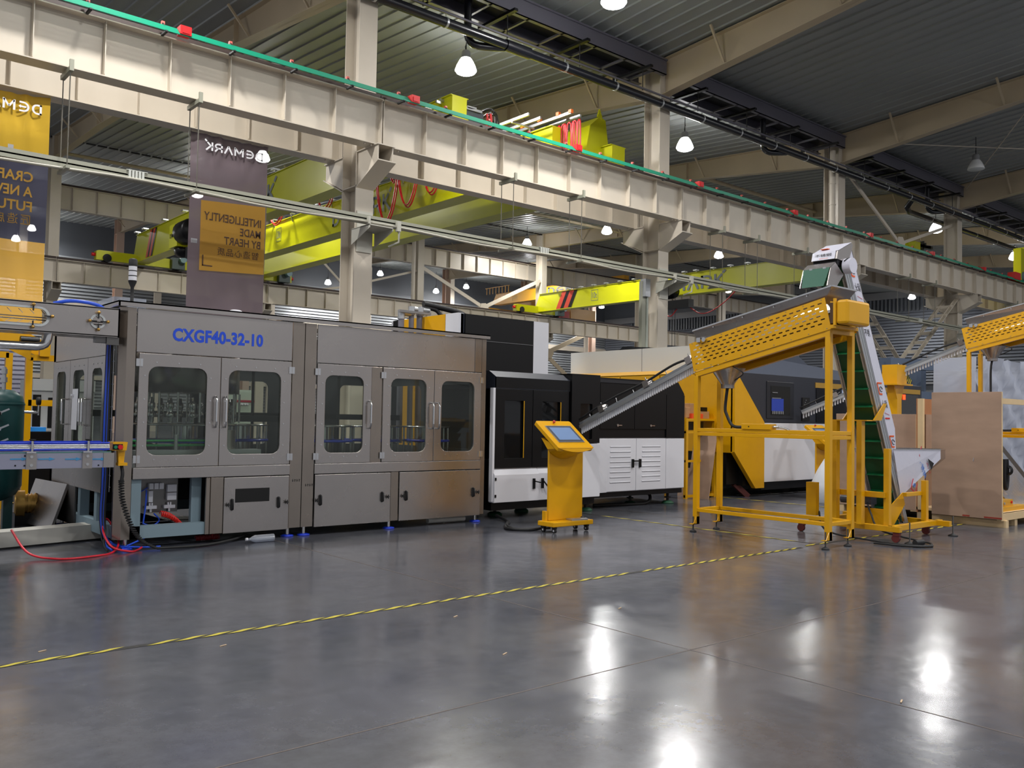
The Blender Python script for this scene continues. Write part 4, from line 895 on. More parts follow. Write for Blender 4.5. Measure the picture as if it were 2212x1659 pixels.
b.build('neck_guide_rail', CHROME, t)
for (x, z, dx, dz) in ((2.0, 2.475, 0, 1), (2.17, 2.37, 1, 0), (2.0, 2.255, 0, -1), (2.60, 2.45, 0, 1), (2.60, 2.275, 0, -1), (2.515, 2.36, -1, 0), (2.69, 2.36, 1, 0)):
    b = MB(); b.bar((x-dx*.07, F-.05, z-dz*.06), (x, F-.05, z), .012, .012); c = b.build('clamp_arm', BLACKM, t)
    b = MB(); b.lathe((x, F-.06, z), [(.0001, -.018), (.013, -.012), (.018, 0), (.013, .012), (.0001, .018)], 12); b.build('clamp_knob', BRASS, c)
b = MB(); b.tube([(-1.5, 9.72, 2.07), (2.05, 9.72, 2.07), (2.14, 9.72, 2.09), (2.17, 9.72, 2.14), (2.18, 9.72, 2.22)], .042, 16, 1); b.build('suction_pipe', CHROME, t)
b = MB(); b.box(2.6, 2.82, 9.64, 9.74, 2.15, 2.215); b.box(2.70, 2.82, 9.62, 9.66, 2.13, 2.21); b.build('support_bracket', STEELD, t)
# ================= BOTTLE CONVEYOR =================
yc = 9.34
t = thing('bottle_conveyor', (.7, yc, .9), 'bottle conveyor with blue guide strips and printed arrows at the left edge', 'conveyor')
b = MB(); b.box(-1.6, 2.68, yc, yc+.03, .885, 1.035); b.box(-1.6, 2.68, yc+.3, yc+.33, .885, 1.035); b.build('side_plate', mat('conveyor_plate', (156, 158, 178), .35, metal=.5), t)
b = MB(); b.box(-1.6, 2.70, yc+.03, yc+.3, 1.0, 1.04); b.build('chain_belt', ALU, t)
b = MB(); b.box(-1.6, 2.70, yc-.004, yc+.03, 1.035, 1.043); b.build('wear_strip', mat('mint_strip', (90, 150, 130), .4), t)
for z, m_ in ((1.13, BLUE), (1.065, BLUE), (1.11, ALU), (1.095, ALU), (1.08, ALU)):
    b = MB(); b.cyl((-1.6, yc-.01, z), (2.68, yc-.01, z), .008 if m_ is ALU else .009, n=8); b.build('guide_rail', m_, t)
b = MB(); b.box(-1.6, 2.68, yc+.28, yc+.3, 1.06, 1.14); b.build('guide_rail', BLUE, t)
for px_ in (-260, 67, 188):
    X = atY(px_, 1000, yc).x if px_ > 0 else 0.6
    b = MB(); b.box(X-.045, X+.045, yc-.012, yc, .88, 1.03); p = b.build('bracket_plate', STEEL, t)
    b = MB(); b.cyl((X, yc-.03, 1.04), (X, yc-.03, 1.15), .012, n=10); b.box(X-.05, X+.03, yc-.05, yc-.01, 1.035, 1.05); b.build('rail_holder', CHROME, p)
    b = MB(); b.lathe((X, yc-.03, 1.15), [(.02, 0), (.03, .01), (.03, .018), (.0001, .02)], 10); b.build('wing_knob', BLACKM, p)
    b = MB()
    for z in (.92, 1.0): b.cyl((X, yc-.02, z), (X, yc-.012, z), .014, n=10)
    b.build('bolt', CHROME, p)
b = MB(); X = atY(237, 990, yc).x; b.box(X-.06, X+.04, yc-.01, yc, .885, 1.03); b.box(X-.75, X-.72+.0, yc-.01, yc, .89, 1.03); b.build('end_plate', STEEL, t)
b = MB()
for px_ in (22, 82, 141, 196):
    p = atY(px_, 992, yc-.006); w = .15; b.prism([(p.x, p.z-.006), (p.x+w*.65, p.z-.006), (p.x+w*.65, p.z-.016), (p.x+w, p.z), (p.x+w*.65, p.z+.016), (p.x+w*.65, p.z+.006), (p.x, p.z+.006)], 'y', yc-.004, yc-.001)
b.build('direction_arrow', mat('arrow_blue', (60, 140, 190), .5), t)
b = MB()
for px_, py_ in ((33, 1006), (54, 985), (53, 1006), (197, 985), (196, 1005), (213, 1005)): p = atY(px_, py_, yc-.006); b.cyl((p.x, yc-.004, p.z), (p.x, yc, p.z), .008, n=8)
b.build('bolt_hole', BLACK, t)
for x in (-.8, 1.0):
    b = MB(); b.box(x, x+.05, yc+.05, yc+.1, 0, .9); b.box(x, x+.05, yc+.24, yc+.29, 0, .9); b.build('support_leg', ALU, t)
# ================= PENDANT CONTROL =================
P0 = atY(252, 965, 9.45)
t = thing('pendant_control', tuple(P0), 'yellow pendant switch box with green and red buttons hung on the machine corner post', 'switch box')
x, z = P0.x, P0.z
b = MB(); b.prism([(x-.07, z-.035), (x+.07, z-.035), (x+.08, z+.05), (x-.06, z+.05)], 'y', 9.36, 9.52); b.build('switch_housing', YEL, t, .008)
b = MB(); b.box(x-.065, x+.03, 9.35, 9.362, z-.025, z+.03); b.build('face_plate', BLACK, t)
b = MB(); b.cyl((x-.04, 9.335, z+.0), (x-.04, 9.35, z), .017, n=14); b.build('green_button', mat('green_button', (30, 120, 80), .4), t)
b = MB(); b.cyl((x+.003, 9.325, z), (x+.003, 9.35, z), .024, n=14); b.build('stop_button', RED, t)
b = MB(); b.prism([(x-.0, z-.03), (x+.07, z-.03), (x+.06, z-.17), (x+.01, z-.18)], 'y', 9.40, 9.46); b.box(x-.0, x+.09, 9.38, 9.46, z-.19, z-.16); b.build('hook_bracket', YEL, t)
b = MB(); b.tube([(x+.05, 9.44, z-.19), (x+.06, 9.42, z-.27), (x+.05, 9.42, z-.34)], .018, 8, 1); b.build('cable_gland', BLACKM, t)
base = [Vector((x+.05, 9.42, z-.34)), Vector((x+.07, 9.42, z-.55)), Vector((x+.16, 9.42, z-.80)), Vector((x+.27, 9.42, .12)), Vector((x+.42, 9.40, .03))]
def cr_(P, n):
    out = []
    for i in range(len(P)-1):
        a = P[max(i-1, 0)]; b_ = P[i]; c = P[i+1]; d = P[min(i+2, len(P)-1)]
        for k in range(n):
            u = k/n; out.append(.5*((2*b_)+(c-a)*u+(2*a-5*b_+4*c-d)*u*u+(3*b_-a-3*c+d)*u**3))
    return out+[P[-1]]
C = cr_(base, 60); b = MB(); b.tube([c+Vector((math.cos(i*.9)*.016, 0, 0)).lerp(Vector((0, .016, 0)), .5)+Vector((math.cos(i*.9)*.016, math.sin(i*.9)*.016, 0)) for i, c in enumerate(C)], .0075, 6); b.build('coiled_cable', BLACKM, t)
b = MB(); b.tube(cr_([Vector((x+.42, 9.40, .03)), Vector((3.7, 9.42, .02)), Vector((4.1, 9.6, .03)), Vector((4.3, 9.75, .05))], 8), .014, 8); b.build('trailing_cable', BLACKM, t)
# ================= LOOSE THINGS AT THE LEFT =================
b = MB(); z = .012
b.tube(cr_([Vector((1.95, 9.9, .25)), Vector((2.05, 9.62, .05)), Vector((2.25, 9.35, z)), Vector((2.55, 9.33, z)), Vector((2.8, 9.5, z)), Vector((2.92, 9.75, .1)), Vector((2.86, 9.95, .30)), Vector((2.78, 9.8, .2)), Vector((2.80, 9.55, .06)), Vector((2.95, 9.45, z)), Vector((3.05, 9.52, z)), Vector((3.1, 9.56, .03))], 8), .011, 8)
tag(b.build('air_hose', mat('hose_red', (200, 25, 45), .35)), 'red air hose looping over the floor at the machine corner', 'hose')
t = thing('water_bottle', (4.3, 9.45, .045), 'clear plastic water bottle lying on the floor under the machine', 'bottle')
b = MB(); prof = [(.0001, 0)] + [(.043-.003*(i % 2), .005+i*.013) for i in range(18)] + [(.03, .255), (.014, .28), (.014, .30)]; b.lathe((4.18, 9.42, .045), [(r, .33-zz) for r, zz in prof], 18, 'x'); b.build('bottle_body', CLEAR, t)
b = MB(); b.cyl((4.175, 9.42, .045), (4.20, 9.42, .045), .017, n=12); b.build('bottle_cap', WHITE, t)
b = MB(); pts = []
for i in range(150): a = i*.75; pts.append((3.75+i*.0018, 9.78+.02*math.cos(a), .05+.028*math.sin(a)))
b.tube(pts, .005, 5); tag(b.build('coiled_air_hose', mat('coil_dark_red', (120, 8, 14), .4)), 'dark red coiled air hose lying under the machine near the bottle', 'hose')
b = MB(); b.tube(cr_([Vector((6.9, 9.8, .05)), Vector((7.2, 9.78, .05)), Vector((7.5, 9.78, .05))], 12), .04, 10); tag(b.build('corrugated_hose', mat('white_hose', (200, 200, 195), .5))  , 'pale corrugated hose under the right end of the filling machine', 'hose')
# aluminium floor beam
t = thing('floor_beam', (1.2, 10.9, 0), 'pale metal box beam lying on the floor under the left conveyors', 'beam')
b = MB(); A = atZ(0, 1182, .03); B_ = atZ(200, 1162, .03); d = (B_-A).normalized(); A2 = A-d*2.5
b.bar(A2+Vector((0, .15, .07)), B_+Vector((.1, .15, .07)), .26, .16); b.build('beam_body', mat('pale_beam', (178, 176, 168), .5), t)
b = MB(); b.bar(A2+Vector((0, .15, -.02)), B_+Vector((.1, .15, -.02)), .22, .03); b.build('beam_pad', BLACKM, t)
# detached steel panel leaning against the machine
t = thing('machine_cover', (2.65, 12, 0), 'detached steel cover panel with black handles leaning at the machine left end', 'panel')
a, b1, c1 = atZ(47, 1127, .02), atZ(113, 1147, .02), Vector((0, 0, 0))
hh = atY(150, 1047, b1.y+.0); top1 = Vector((hh.x, b1.y+.02, hh.z)); lean = top1-b1; lean = Vector((lean.x, .0, lean.z))
T0, T1 = a+lean, b1+lean; nrm = (b1-a).cross(lean).normalized()*.03
b = MB(); b.add([a, b1, T1, T0, a+nrm, b1+nrm, T1+nrm, T0+nrm], [(0, 1, 2, 3), (7, 6, 5, 4), (0, 4, 5, 1), (1, 5, 6, 2), (2, 6, 7, 3), (3, 7, 4, 0)]); b.build('panel_sheet', STEEL, t)
for u in (.12, .86):
    c = a.lerp(b1, u)+lean*.5; o = -nrm.normalized()*.05; b = MB(); e = lean.normalized()*.08; b.tube([c-e, c-e+o, c+e+o, c+e], .01, 8); b.build('handle', BLACKM, t)
# brass pump motor
t = thing('pump_motor', (2.6, 12.6, 0), 'brass coloured pump motor on the floor beside the green tank', 'motor')
c = atY(33, 1089, 12.4); ux = Vector((1, -.15, 0)).normalized()
b = MB(); b.cyl(c, c+ux*.10, .17, .17, n=28); b.cyl(c+ux*.02, c-ux*.01, .14, .12, n=28); b.build('pump_casing', BRASS, t)
b = MB(); b.cyl(c+ux*.1, c+ux*.42, .12, n=24)
for i in range(7): b.cyl(c+ux*(.13+i*.04), c+ux*(.14+i*.04), .135, n=24)
b.build('motor_body', BRASS, t)
b = MB(); b.box(c.x-.02, c.x+.45, c.y-.1, c.y+.1, 0, c.z-.11); b.build('motor_base', BLACK, t)
b = MB()
for i in range(6): a_ = i*math.pi/3; q = Vector((0, math.cos(a_), math.sin(a_)))*.15+c-ux*.012; b.cyl(q, q+ux*.02, .012, n=8)
b.build('casing_bolt', BRASS, t)
# green pressure tank
tc = atY(10, 960, 11.9); cx, cyy, r = tc.x-.03, 11.9, .38
cx = atY(58, 960, 11.9).x-r*1.12
t = thing('pressure_tank', (cx, cyy, 0), 'dark green pressure tank with gauge and valves at the left edge', 'tank')
z0, z1 = .48, 1.52
b = MB(); b.lathe((cx, cyy, 0), [(.0001, z0-.14), (r*.5, z0-.11), (r*.85, z0-.04), (r, z0+.06), (r, z1), (r*.94, z1+.08), (r*.7, z1+.15), (.0001, z1+.19)], 36); b.build('tank_shell', TANKG, t)
b = MB(); b.lathe((cx, cyy, 0), [(r+.002, z1-.03), (r+.006, z1-.02), (r+.006, z1-.005), (r+.002, z1)], 36); b.build('weld_band', TANKG, t)
for a_ in (.3, 2.4, 4.5):
    b = MB(); b.box(cx+r*.7*math.cos(a_)-.05, cx+r*.7*math.cos(a_)+.05, cyy+r*.7*math.sin(a_)-.05, cyy+r*.7*math.sin(a_)+.05, 0, z0); b.build('tank_leg', TANKG, t)
b = MB(); gx = cx+r; b.cyl((gx-.05, cyy-.1, 1.42), (gx+.13, cyy-.12, 1.41), .018, n=10); b.cyl((gx+.13, cyy-.12, 1.38), (gx+.13, cyy-.12, 1.5), .012, n=8); b.build('gauge_pipe', CHROME, t)
b = MB(); b.lathe((gx+.13, cyy-.12, 1.55), [(.0001, -.02), (.05, -.02), (.05, .02), (.0001, .02)], 18, 'x'); b.build('pressure_gauge', BLACKM, t)
b = MB(); b.cyl((cx+.12, cyy-.2, z1+.1), (cx+.12, cyy-.2, z1+.42), .022, n=12); b.cyl((cx+.12, cyy-.2, z1+.24), (cx+.12, cyy-.2, z1+.30), .035, n=12); b.cyl((cx+.12, cyy-.2, z1+.34), (cx+.12, cyy-.2, z1+.4), .032, n=12); b.build('safety_valve', ALU, t)
for zz in (1.4, 1.22, 1.06, .9):
    b = MB(); b.cyl((cx+.05, cyy-r+.02, zz), (cx+.03, cyy-r-.10, zz), .028, n=12); v = b.build('drain_valve', CHROME, t)
    b = MB(); b.bar((cx+.03, cyy-r-.1, zz), (cx+.13, cyy-r-.12, zz+.05), .012, .02); b.build('valve_lever', ALU, v)
b = MB(); b.tube(cr_([Vector((cx+.03, cyy-r-.1, 1.4)), Vector((cx-.1, cyy-r-.2, 1.33)), Vector((cx-.3, cyy-r-.2, 1.1))], 6), .03, 8); b.build('rubber_hose', BLACKM, t)
# yellow frame with tilted feeder far behind on the left
def bars(t, L, w, m, name):
    for p, q in L:
        b = MB(); b.bar(p, q, w, w); b.build(name, m, t)
V = Vector
t = thing('feeder_stand', (3.1, 15.4, 0), 'yellow feeder stand seen between the tank and the filling machine', 'feeder stand')
Ys = 14.6
g = lambda x, y, Y=Ys: atY(x, y, Y)
xs = [g(62, 800).x, g(108, 800).x]; zt_ = g(62, 772).z; zm = g(62, 870).z
bars(t, [(V((xs[0], Ys, 0)), V((xs[0], Ys, zt_))), (V((xs[0]+.62, Ys, 0)), V((xs[0]+.62, Ys, zt_))), (V((xs[0]-.02, Ys+1.9, 0)), V((xs[0]-.02, Ys+1.9, zt_-.5))), (V((g(18, 800).x, Ys, 0)), V((g(18, 800).x, Ys, zt_+.05)))], .09, YEL, 'frame_leg')
bars(t, [(V((xs[0], Ys, zt_)), V((xs[0]+.62, Ys, zt_))), (V((xs[0], Ys, zm)), V((xs[0]+.62, Ys, zm))), (V((g(-60, 772).x, Ys, zt_+.02)), V((g(18, 772).x, Ys, zt_+.02)))], .09, YEL, 'frame_rail')
b = MB(); A, B_ = g(22, 712), g(66, 752); b.add([(A.x-.3, Ys, A.z+.2), (B_.x, Ys-.05, B_.z+.12), (B_.x, Ys-.05, B_.z-.18), (A.x-.3, Ys, A.z-.15)], [(0, 1, 2, 3)]); b.add([(A.x-.3, Ys+.4, A.z+.3), (B_.x+.2, Ys+.3, B_.z+.16), (B_.x+.2, Ys+.3, B_.z-.1), (A.x-.3, Ys+.4, A.z-.1)], [(0, 1, 2, 3)]); b.build('side_panel', YEL, t)
b = MB(); b.box(xs[0]+.12, xs[0]+.26, Ys-.1, Ys, zt_+.02, zt_+.22); b.box(xs[0]+.36, xs[0]+.5, Ys-.1, Ys, zt_+.02, zt_+.22); b.build('bearing_plate', YEL, t)
b = MB(); p = g(47, 736); b.cyl((p.x-.05, Ys-.15, p.z), (p.x+.2, Ys-.15, p.z), .06, n=14); b.build('drive_motor', BLACK, t)
# roller shutter and pale cabinet behind it
b = MB(); Yr = 24.0; p = atY(-60, 760, Yr); q = atY(62, 760, Yr)
for i in range(34): b.prism([(Yr+.05, .4+i*.11), (Yr, .43+i*.11), (Yr, .50+i*.11), (Yr+.05, .51+i*.11)], 'x', p.x, q.x)
tag(b.build('roller_shutter', mat('shutter_lilac', (168, 168, 184), .4, metal=.3)), 'pale ribbed roller shutter seen through the yellow stand at the left edge', 'shutter')
t = thing('electrical_cabinet', (4.9, 19, 0), 'pale grey machine cabinet with dark windows behind the yellow stand', 'cabinet')
Yg = 18.5; p = atY(70, 820, Yg); q = atY(108, 820, Yg); zt2 = atY(75, 818, Yg).z
b = MB(); b.box(p.x, q.x+.8, Yg, Yg+1, .6, zt2); b.box(p.x, q.x+.8, Yg-.05, Yg, zt2-.22, zt2); b.build('cabinet_body', OFFW, t)
b = MB(); b.box(p.x+.02, p.x+.16, Yg-.01, Yg, 1.0, zt2-.3); b.box(q.x-.02, q.x+.4, Yg-.01, Yg, 1.1, zt2-.35); b.build('dark_window', BLACK, t)
b = MB(); b.box(p.x, q.x+.8, Yg+.05, Yg+.9, 0, .6); b.build('cabinet_plinth', BLACK, t)
b = MB(); p = atY(75, 928, 15.5); b.box(p.x-.12, p.x+.14, 15.4, 15.7, p.z-.03, p.z+.04); tag(b.build('parts_bin', mat('bin_blue', (40, 140, 225), .4)), 'small light blue parts bin behind the conveyor at the left', 'bin')
b = MB(); p = atY(80, 935, 15.3); b.box(p.x-.2, p.x+.5, 15.3, 15.9, 0, p.z+.02); tag(b.build('work_table', BLACK), 'black table under the small blue bin', 'table')
b = MB(); p = atZ(45, 1050, 0); b.box(p.x-.5, p.x+.6, p.y, p.y+.5, 0, .18); tag(b.build('wrapped_bundle', WRAP), 'plastic wrapped bundle on the floor behind the green tank', 'bundle')
# electrical cabinet seen through the machine windows
t = thing('control_cabinet', (5.9, 14.2, 0), 'pale green control cabinet with red strip seen through the machine windows', 'cabinet')
Yg = 14.0; a_ = atY(513, 855, Yg); b_ = atY(548, 905, Yg)
b = MB(); b.box(a_.x-.02, b_.x, Yg, Yg+.5, 0, a_.z+.1); b.build('cabinet_body', mat('cabinet_green', (186, 198, 182), .5), t)
b = MB(); p = atY(513, 866, Yg); b.box(a_.x-.02, b_.x, Yg-.01, Yg, p.z-.02, p.z+.015); b.build('red_strip', mat('strip_red', (160, 30, 50), .5), t)
b = MB()
for px_ in (518, 523, 529, 534): p = atY(px_, 873, Yg); b.cyl((p.x, Yg-.02, p.z), (p.x, Yg, p.z), .018, n=12)
b.build('meter_dial', WHITE, t)
# ================= BLACK AND WHITE BLOW MOULDER CABINET =================
t = thing('moulding_machine', (10.2, 10.5, 0), 'low black and white machine cabinet with louvred white doors, right of the filling machine', 'machine')
YF = 9.7
def bx(name, m, x0, x1, y0, y1, z0, z1, par=None, bev=0):
    b = MB(); b.box(x0, x1, y0, y1, z0, z1); return b.build(name, m, par or t, bev)
bx('body', BLACK, 7.98, 9.44, 10.3, 11.2, .25, 2.05); bx('inner_floor', BLACK, 7.98, 9.44, 9.78, 10.3, .25, .84)
b = MB(); b.prism([(YF, 1.87), (YF, 2.035), (YF+.16, 2.125), (11.2, 2.125), (11.2, 1.87)], 'x', 7.97, 9.44); b.build('hood', mat('speckle_black', (34, 38, 50), .45), t)
bx('fascia', BLACK, 7.97, 9.44, YF-.004, YF+.02, 1.88, 2.03)
bx('edge_strip', WHITE, 7.915, 7.955, YF-.01, YF+.06, .26, 1.875)
def bdoor(x0, x1, w0, w1, name='door'):
    b = MB(); b.framep(x0, x1, .73, 1.865, w0, w1, .87, 1.70, .01, 'y', YF, YF+.03); d = b.build(name, BLACK, t, .003)
    b = MB(); b.box(w0-.01, w1+.01, YF+.035, YF+.04, .86, 1.71); b.build('window_pane', PANED, d)
    return d
d = bdoor(7.96, 8.675, 8.14, 8.50); b = MB(); b.box(8.50, 8.512, YF-.004, YF, .87, 1.70); b.build('yellow_edge', YEL, d)
d = bdoor(8.685, 9.42, 8.87, 9.24); b = MB(); b.box(9.24, 9.252, YF-.004, YF, .87, 1.70); b.build('yellow_edge', YEL, d)
for (x, n) in ((8.30, 9), (9.05, 6)):      # machinery glimpsed through the dark panes
    b = MB()
    for i in range(n): b.cyl((x-.12+.02*(i % 3), 9.95, .95+i*.075), (x+.1, 9.95, .95+i*.075), .018, n=8); b.cyl((x-.1+.03*(i % 2), 9.9, .92+i*.075), (x-.1+.03*(i % 2), 9.9, .97+i*.075), .025, n=8)
    b.cyl((x+.05, 9.9, .9), (x+.05, 9.9, 1.5), .012, n=6); b.build('clamp_unit', CHROME, t)
b = MB(); b.prism([(9.66, .245), (9.66, .635), (YF+.03, .73), (9.78, .73), (9.78, .245)], 'x', 7.94, 8.79); b.build('lower_door', WHITE, t, .006)
b = MB(); b.prism([(9.68, .245), (9.68, .64), (YF+.03, .73), (9.78, .73), (9.78, .245)], 'x', 8.80, 9.34); b.build('lower_door', WHITE, t, .006)
bx('lower_panel', WHITE, 9.35, 10.08, 9.66, 11.1, .245, 1.07, bev=.006); bx('lower_panel', WHITE, 9.99, 10.30, 9.72, 11.1, .29, 1.145, bev=.004)
for (x, dd) in ((8.53, (.09, -.0)), (8.70, (.06, -.06))):
    x += .15; b = MB(); b.box(x-.018, x+.018, 9.635, 9.66, .42, .57); h = b.build('swing_handle', BLACK, t); b = MB(); b.bar((x, 9.625, .53), (x+dd[0], 9.60, .51+dd[1]), .018, .018); b.build('handle_lever', BLACK, h)
b = MB()
for z in (.34, .58): b.box(7.945, 7.97, 9.65, 9.66, z-.02, z+.02)
b.build('hinge', BLACK, t)
b = MB(); b.framep(9.45, 10.07, 1.08, 2.145, 9.64, 9.90, 1.14, 1.69, .02, 'y', YF-.03, YF+.0); b.box(9.45, 9.47, YF, 11.2, 1.08, 2.145); b.box(10.05, 10.07, YF, 11.2, 1.08, 2.145); b.box(9.45, 10.07, YF, 11.2, 2.13, 2.145); b.build('infeed_column', BLACK, t)
bx('column_pane', PANED, 9.63, 9.91, YF+.0, YF+.01, 1.13, 1.7); bx('infeed_back', BLACK, 9.5, 10.05, 10.4, 10.5, .9, 2.1)
b = MB()
for i in range(7): b.cyl((9.70, 10.0, 1.25+i*.05), (9.8, 10.0, 1.25+i*.05), .02, n=8)
b.build('preform_gripper', CHROME, t)
Y2 = 9.9
b = MB(); b.prism([(10.08, 1.15), (12.47, 1.15), (12.47, 1.93), (12.30, 2.13), (10.08, 2.13)], 'y', Y2+.02, 11.3); b.build('upper_body', BLACK, t)
b = MB(); b.prism([(10.08, 2.05), (11.9, 2.05), (11.9, 2.09), (10.08, 2.11)], 'y', Y2-.01, Y2+.02); b.build('top_strip', mat('black_edge', (32, 34, 40), .35), t)
for (x0, x1) in ((10.32, 11.14), (11.15, 11.96)):
    b = MB(); b.box(x0, x1, Y2, Y2+.02, 1.30, 2.04); p = b.build('upper_door', BLACK, t, .003)
    b = MB(); xm = (x0+x1)/2; b.cyl((xm, Y2-.01, 1.36), (xm, Y2, 1.36), .022, n=10); b.box(xm, xm+.09, Y2-.02, Y2-.005, 1.352, 1.368); b.build('latch_handle', CHROME, p)
bx('upper_panel', BLACK, 11.97, 12.46, Y2+.0, Y2+.02, 1.16, 1.9)
bx('lower_body', WHITE, 10.32, 12.46, Y2+.03, 11.3, .27, 1.15)
for i, (x0, x1) in enumerate(((10.40, 11.19), (11.20, 11.96))):
    p = bx('louvred_door', WHITE, x0, x1, Y2+.0, Y2+.03, .28, 1.14, bev=.004)
    l0, l1 = ((10.56, 11.05), (11.34, 11.81))[i]
    for k in range(8):
        z = .42+k*.083; b = MB(); b.prism([(Y2, z-.012), (Y2-.013, z+.008), (Y2-.006, z+.016), (Y2, z+.018)], 'x', l0, l1); b.build('louvre', WHITE, p)
    xh = (11.10, 11.28)[i]; b = MB(); b.box(xh-.018, xh+.018, Y2-.03, Y2, .66, .80); 
    if i == 0: b.bar((xh, Y2-.035, .77), (xh+.15, Y2-.045, .77), .018, .02)
    b.build('swing_handle', BLACK, p)
bx('lower_panel', WHITE, 11.97, 12.46, Y2, Y2+.03, .28, 1.14, bev=.004); bx('lower_panel', WHITE, 10.31, 10.39, Y2, Y2+.03, .28, 1.14)
bx('plinth', BLACK, 10.1, 12.44, Y2+.03, 11.2, .19, .27); bx('plinth', BLACK, 8.0, 10.1, 9.8, 11.1, .12, .25)
for (x, y) in ((10.03, 9.92), (12.20, 10.05), (11.5, 10.3), (8.4, 10.2), (9.1, 10.4)):
    b = MB(); b.cyl((x, y, .03), (x, y, .2), .025, n=10); b.cyl((x, y, .10), (x, y, .12), .06, n=14); f = b.build('levelling_foot', BLACKM, t)
    b = MB(); b.lathe((x, y, 0), [(.0001, 0), (.11, 0), (.11, .02), (.07, .05), (.0001, .055)], 20); b.build('foot_pad', mat('pad_green', (30, 80, 55), .6), f)
b = MB(); b.tube(cr_([Vector((10.6, 10.3, .02)), Vector((11.1, 10.2, .02)), Vector((11.7, 10.1, .03)), Vector((11.85, 10.2, .18)), Vector((11.5, 10.4, .22))], 8), .028, 8); b.build('power_cable', BLACKM, t)
b = MB(); b.tube(cr_([Vector((7.9, 9.9, .2)), Vector((7.82, 9.9, .8)), Vector((7.88, 9.95, 1.3)), Vector((7.83, 9.95, 1.9))], 6), .03, 8); b.box(7.80, 7.92, 10.0, 10.1, .2, 2.2); b.box(7.78, 7.92, 9.95, 10.05, 1.5, 1.54); b.box(7.78, 7.92, 9.95, 10.05, .62, .66); b.build('side_pipework', STEELD, t)
# ================= TALL OVEN TOWER =================
t = thing('oven_tower', (9.4, 12.2, 0), 'tall black and white tower with yellow side standing behind the filling machine', 'machine')
bx('black_front', BLACK, 8.62, 10.10, 11.3, 13.2, .2, 3.12); bx('chamfer', SLATE, 8.55, 8.62, 11.33, 11.4, .2, 3.12)
bx('white_side', WHITE, 10.10, 10.45, 11.3, 13.2, .2, 3.12); b = MB(); b.prism([(11.33, .2), (11.33, 3.13), (11.68, 3.13), (11.68, .2)], 'x', 8.50, 8.6); b.build('white_side', WHITE, t)
bx('yellow_side', YEL, 8.5, 8.62, 11.69, 13.0, .2, 3.13); bx('black_side', BLACK, 8.5, 8.62, 13.01, 13.25, .2, 3.13); bx('white_side', WHITE, 8.49, 8.62, 13.26, 13.29, .2, 3.13)
b = MB(); b.box(8.62, 10.10, 11.29, 11.3, 2.70, 2.706); b.build('seam', GREY, t)
t = thing('pipe_group', (8.2, 12.0, 2.5), 'three grey pipes with black hoses above the filling machine roof by the yellow tower side', 'pipes')
for (x, y, ye, r) in ((867, 715, 679, .05), (889, 715, 670, .045), (907, 715, 672, .055)):
    p, q = atY(x, y, 12.4), atY(x, ye, 12.4); b = MB(); b.cyl((p.x, 12.4, 1.0), (q.x, 12.4, q.z-.06), r, n=14); b.build('riser_pipe', mat('pipe_grey', (120, 118, 128), .4), t)
    b = MB(); b.cyl((q.x, 12.4, q.z-.08), (q.x, 12.4, q.z+.06), r*1.25, n=14); b.cyl((q.x, 12.4, q.z+.03), (q.x+.18, 12.4, q.z+.02), r*.95, n=14); b.build('pipe_elbow', ALU, t)
p = atY(925, 664, 12.4)
for dz, x1, y1, r in ((0, 985, 675, .05), (-.06, 950, 682, .035)):
    q = atY(x1, y1, 12.4); b = MB(); b.tube(cr_([Vector((p.x-.1, 12.4, p.z+dz+.05)), Vector((p.x+.15, 12.4, p.z+dz+.03)), Vector((q.x, 12.35, q.z)), Vector((q.x+.2, 12.3, q.z-.1))], 6), r, 10); b.build('black_hose', BLACKM, t)
b = MB(); a_, c_ = atY(862, 681, 12.3), atY(930, 676, 12.3); b.box(a_.x, c_.x, 12.28, 12.34, c_.z-.04, c_.z); b.build('pipe_support', GREY, t)
# ================= LARGE GREY MACHINE =================
t = thing('moulding_machine', (17, 12, 0), 'large machine with grey top panels, yellow side and slanted yellow front behind the feeder stand', 'machine')
bx('grey_upper_panel', OFFW, 14.7, 14.9, 11.0, 15.1, 2.35, 3.02); bx('upper_housing', OFFW, 14.75, 15.6, 11.0, 15.1, 2.3, 3.0)
b = MB(); b.box(14.69, 14.7, 12.86, 12.87, 2.4, 3.02); b.build('seam', GREY, t)
for (y0, y1) in ((10.02, 10.9), (10.92, 11.8), (11.82, 12.9), (12.92, 14.0), (14.02, 15.1)):
    p = bx('yellow_side_door', YEL, 14.05, 14.1, y0, y1, .86 if y0 < 13 else .3, 2.40, bev=.006)
b = MB(); b.prism([(14.05, 2.40), (14.72, 2.52), (14.72, 2.38), (14.05, 2.38)], 'y', 10.9, 15.1); b.build('yellow_ledge', YEL, t)
b = MB(); b.prism([(14.05, 2.36), (14.12, 2.38), (15.03, 1.45), (15.03, .17), (14.74, .17), (14.05, .88)], 'y', 9.97, 10.06); b.build('slanted_front', YEL, t, .004)
b = MB(); b.prism([(14.13, 2.40), (21.8, 2.40), (21.8, 1.45), (15.04, 1.45)], 'y', 10.0, 10.08); b.build('slate_front', mat('slate_front', (44, 46, 54), .4), t)
bx('white_front', WHITE, 15.04, 16.9, 9.99, 10.07, .28, 1.44, bev=.004); bx('white_front', WHITE, 16.91, 21.8, 10.0, 10.08, .28, 1.44, bev=.004)
bx('dark_body', BLACK, 14.5, 21.8, 10.1, 14.8, .22, 2.3); bx('plinth', BLACK, 15.05, 21.8, 10.05, 14, .12, .28); bx('dark_recess', BLACK, 14.12, 14.5, 10.2, 14.8, .25, .9)
b = MB(); b.box(15.13, 16.10, 9.985, 10.0, 1.53, 2.27); w = b.build('window_frame', mat('slate_frame', (30, 32, 38), .4), t, .01)
